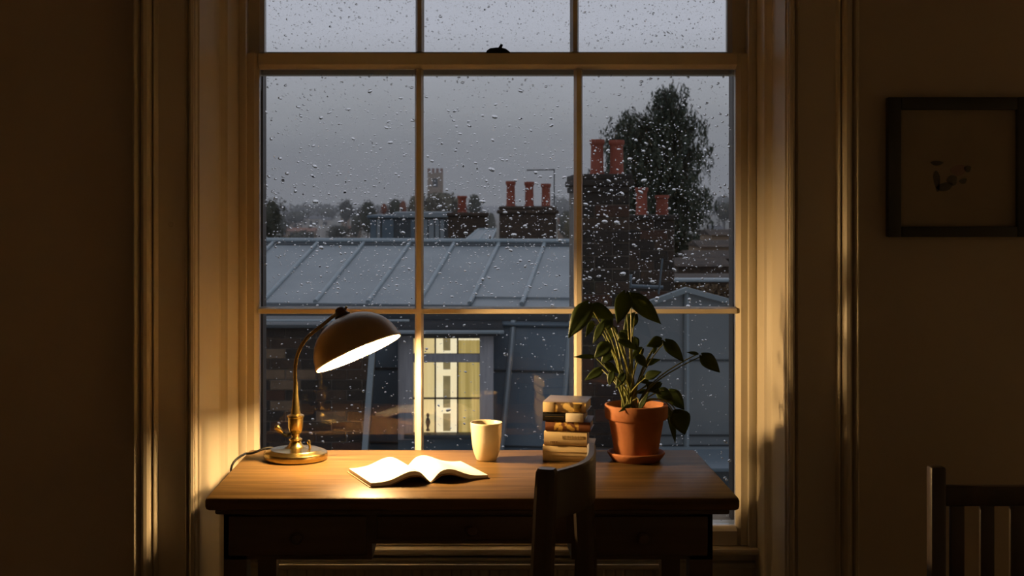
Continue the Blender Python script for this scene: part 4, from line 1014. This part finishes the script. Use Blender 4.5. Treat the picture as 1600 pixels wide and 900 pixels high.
# ---- brick chimney stacks at the right
YA = 8.0
ca = empty('brick_chimney', P(945, 700, YA)+Vector((0, .3, 0)), 'tall sooty brick chimney with two red pots left of the big tree', 'chimney')
xa0, xa1 = X(901, YA), X(984, YA)
za1 = Z(272, YA)
MB().box((xa0, YA+.010, -4), (xa1, YA+.62, za1)).build('mortar_core', 'mortar', ca)
brickwork(ca, xa0, xa1, Z(710, YA), Z(300, YA), YA, .215, .0765, random.Random(8), (6, 4, .25, 3))
for i, (yy, ov) in enumerate(((300, .012), (290, .024), (281, .014))):
    MB().bbox((xa0-ov, YA-ov, Z(yy, YA)), (xa1+ov, YA+.64+ov, Z(yy-9.2, YA)), .006).build('corbel', 'brick0', ca, True)
for a in ((921, 945, 218, 273), (951, 976, 219, 273)): pot(ca, *a, YA+.28)
YB2 = 10.2
cb2 = empty('brick_chimney', P(1015, 600, YB2)+Vector((0, .3, 0)), 'lower sooty brick chimney with two red pots before the big tree', 'chimney')
xb0, xb1 = X(978, YB2), X(1054, YB2); zb1 = Z(343, YB2)
MB().box((xb0, YB2+.010, -4), (xb1, YB2+.6, zb1)).build('mortar_core', 'mortar', cb2)
brickwork(cb2, xb0, xb1, Z(520, YB2), zb1, YB2, .215, .078, random.Random(9), (5, 5, .6, 2))
MB().bbox((xb0-.03, YB2-.03, zb1), (xb1+.03, YB2+.63, zb1+.035), .008).build('corbel', 'brick0', cb2, True)
pot(cb2, 992, 1013, 293, 337, YB2+.25); pot(cb2, 1023, 1046, 305, 341, YB2+.22)

# ---- low zinc gable at the right
YZ = 8.9
zg = empty('zinc_gable', P(1060, 690, YZ)+Vector((0, .4, 0)), 'blue-grey zinc-clad low gable at the right of the window view', 'building')
apx, apy = 1072, 455
def gt(px): return Z(apy+(apx-px)*.36 if px < apx else apy+(px-apx)*.27, YZ)
cols = [(962, 1013), (1013, 1072), (1072, 1150), (1150, 1235)]
for (a, b) in cols:
    for (r0, r1) in ((None, 563), (563, 680), (680, 696)):
        if r0 is None: poly = [(X(a, YZ), YZ, Z(r1, YZ)), (X(b, YZ), YZ, Z(r1, YZ)), (X(b, YZ), YZ, gt(b)), (X(a, YZ), YZ, gt(a))]
        else: poly = [(X(a, YZ), YZ-.006, Z(r1, YZ)), (X(b, YZ), YZ-.006, Z(r1, YZ)), (X(b, YZ), YZ-.006, Z(r0, YZ)), (X(a, YZ), YZ-.006, Z(r0, YZ))]
        MB().prism(poly, (0, .02, 0)).build('zinc_sheet', 'zinc', zg)
        MB().box((X(a, YZ), YZ-.014, Z(r1+1.0, YZ)), (X(b, YZ), YZ-.002, Z(r1-1.6, YZ))).build('lap_joint', 'lead', zg)
for p in (964, 1072, 1150): MB().tube([(X(p, YZ), YZ-.01, Z(697, YZ)), (X(p, YZ), YZ-.01, gt(p))], .020, 8).build('seam', 'zincseam', zg, True)
for a, b in ((962, apx), (apx, 1235)):
    p0 = Vector((X(a, YZ), YZ-.05, gt(a))); p1 = Vector((X(b, YZ), YZ-.05, gt(b)))
    MB().prism([p0+Vector((0, 0, .028)), p0-Vector((0, 0, .006)), p0+Vector((0, .08, -.006)), p0+Vector((0, .08, .028))], p1-p0).build('verge_capping', 'zincseam', zg)
MB().prism([(X(962, YZ), YZ+.02, -2), (X(1235, YZ), YZ+.02, -2), (X(1235, YZ), YZ+.02, gt(1235)), (X(apx, YZ), YZ+.02, gt(apx)), (X(962, YZ), YZ+.02, gt(962))], (0, .22, 0)).build('gable_body', 'zincdark', zg)
MB().bbox((X(885, YZ), YZ-.16, Z(702, YZ)), (X(1235, YZ), YZ+.05, Z(697, YZ)), .008).build('foot_gutter', 'zincseam', zg, True)
MB().box((X(885, YZ), YZ-.12, -4), (X(1235, YZ), YZ+.04, Z(703, YZ))).build('foot_wall', 'lead', zg)
lg = empty('zinc_ledge', P(1100, 725, 7.6), 'narrow zinc ledge below the zinc gable', 'ledge')
MB().bbox((X(935, 7.6), 7.35, Z(724, 7.6)), (X(1300, 7.6), 7.93, Z(718, 7.6)), .006).build('ledge_capping', 'zincdark', lg, True)
MB().box((X(935, 7.6), 7.4, -4), (X(1300, 7.6), 7.93, Z(724, 7.6))).build('ledge_wall', 'lead', lg)
# lead valley and pipe by the chimney
vf = empty('lead_valley', P(965, 470, 8.75), 'dark lead valley and pipe at the foot of the lower chimney', 'flashing')
MB().prism([P(944, 470, 8.75), P(975, 468, 8.75), P(984, 430, 8.75), P(974, 428, 8.75)], (0, .06, 0)).build('valley_sheet', 'zincdark', vf)
MB().bbox(tuple(P(974, 450, 8.70)), tuple(P(985, 428, 8.80)), .01).build('hopper', 'zincdark', vf, True)
MB().tube([P(984, 447, 8.75), P(1036, 449, 8.75)], .012, 8).build('pipe', 'zincdark', vf, True)
MB().tube([P(1029, 460, 8.74), P(1035, 404, 8.74)], .006, 8).build('vent_pipe', 'zincdark', vf, True)
# gutter and hedge behind the gable
gh = empty('back_roof', P(1100, 450, 13), 'low brick outbuilding with a pale gutter behind the zinc gable', 'building')
MB().bbox(tuple(P(1030, 441, 13)), tuple(P(1260, 434, 13.15)), .02).build('gutter', 'zincseam', gh, True)
MB().box((X(1030, 13), 13.1, -4), (X(1260, 13), 14.5, Z(439, 13))).build('wall', 'farbrick', gh)
YT = 24
tb = empty('terrace', P(1110, 420, YT), 'brown terraced brick houses at the right behind the big tree', 'building')
rngt = random.Random(31)
for i, (a, b, y0, y1, d_, m) in enumerate(((1080, 1250, 402, 445, 0, 'farbrick'), (1095, 1250, 384, 405, 3, 'tanwall'), (1060, 1140, 414, 440, -1, 'farbrick'), (1112, 1250, 366, 388, 6, 'tanwall'))):
    MB().box((X(a, YT+d_), YT+d_, -5), (X(b, YT+d_), YT+d_+1.5, Z(y0, YT+d_))).build('house_wall', m, tb)
    MB().prism([(X(a, YT+d_)-.05, YT+d_-.1, Z(y0, YT+d_)-.02), (X(a, YT+d_)-.05, YT+d_+1.6, Z(y0, YT+d_)-.02), (X(a, YT+d_)-.05, YT+d_+.75, Z(y0, YT+d_)+.10)], (X(b, YT+d_)-X(a, YT+d_)+.1, 0, 0)).build('roof', 'farbrick', tb)
hd = empty('hedge', P(1090, 470, 11.5), 'brown autumn hedge between the gutter and the zinc gable', 'hedge')
hc = crown_mesh([(X(1045+i*22, 11.5), 11.5, Z(462, 11.5), .10, .2, .10) for i in range(8)], 2600, .022, random.Random(2))
M['hedge'] = mat('autumn_leaves', (.06, .035, .015), .8, noise_scale=6, col2=(.12, .075, .03))
tag(hc.build('foliage', 'hedge', hd), kind='stuff')
MB().box((X(1030, 11.5), 11.4, -3), (X(1230, 11.5), 11.7, Z(464, 11.5))).build('hedge_stems', 'bark', hd)
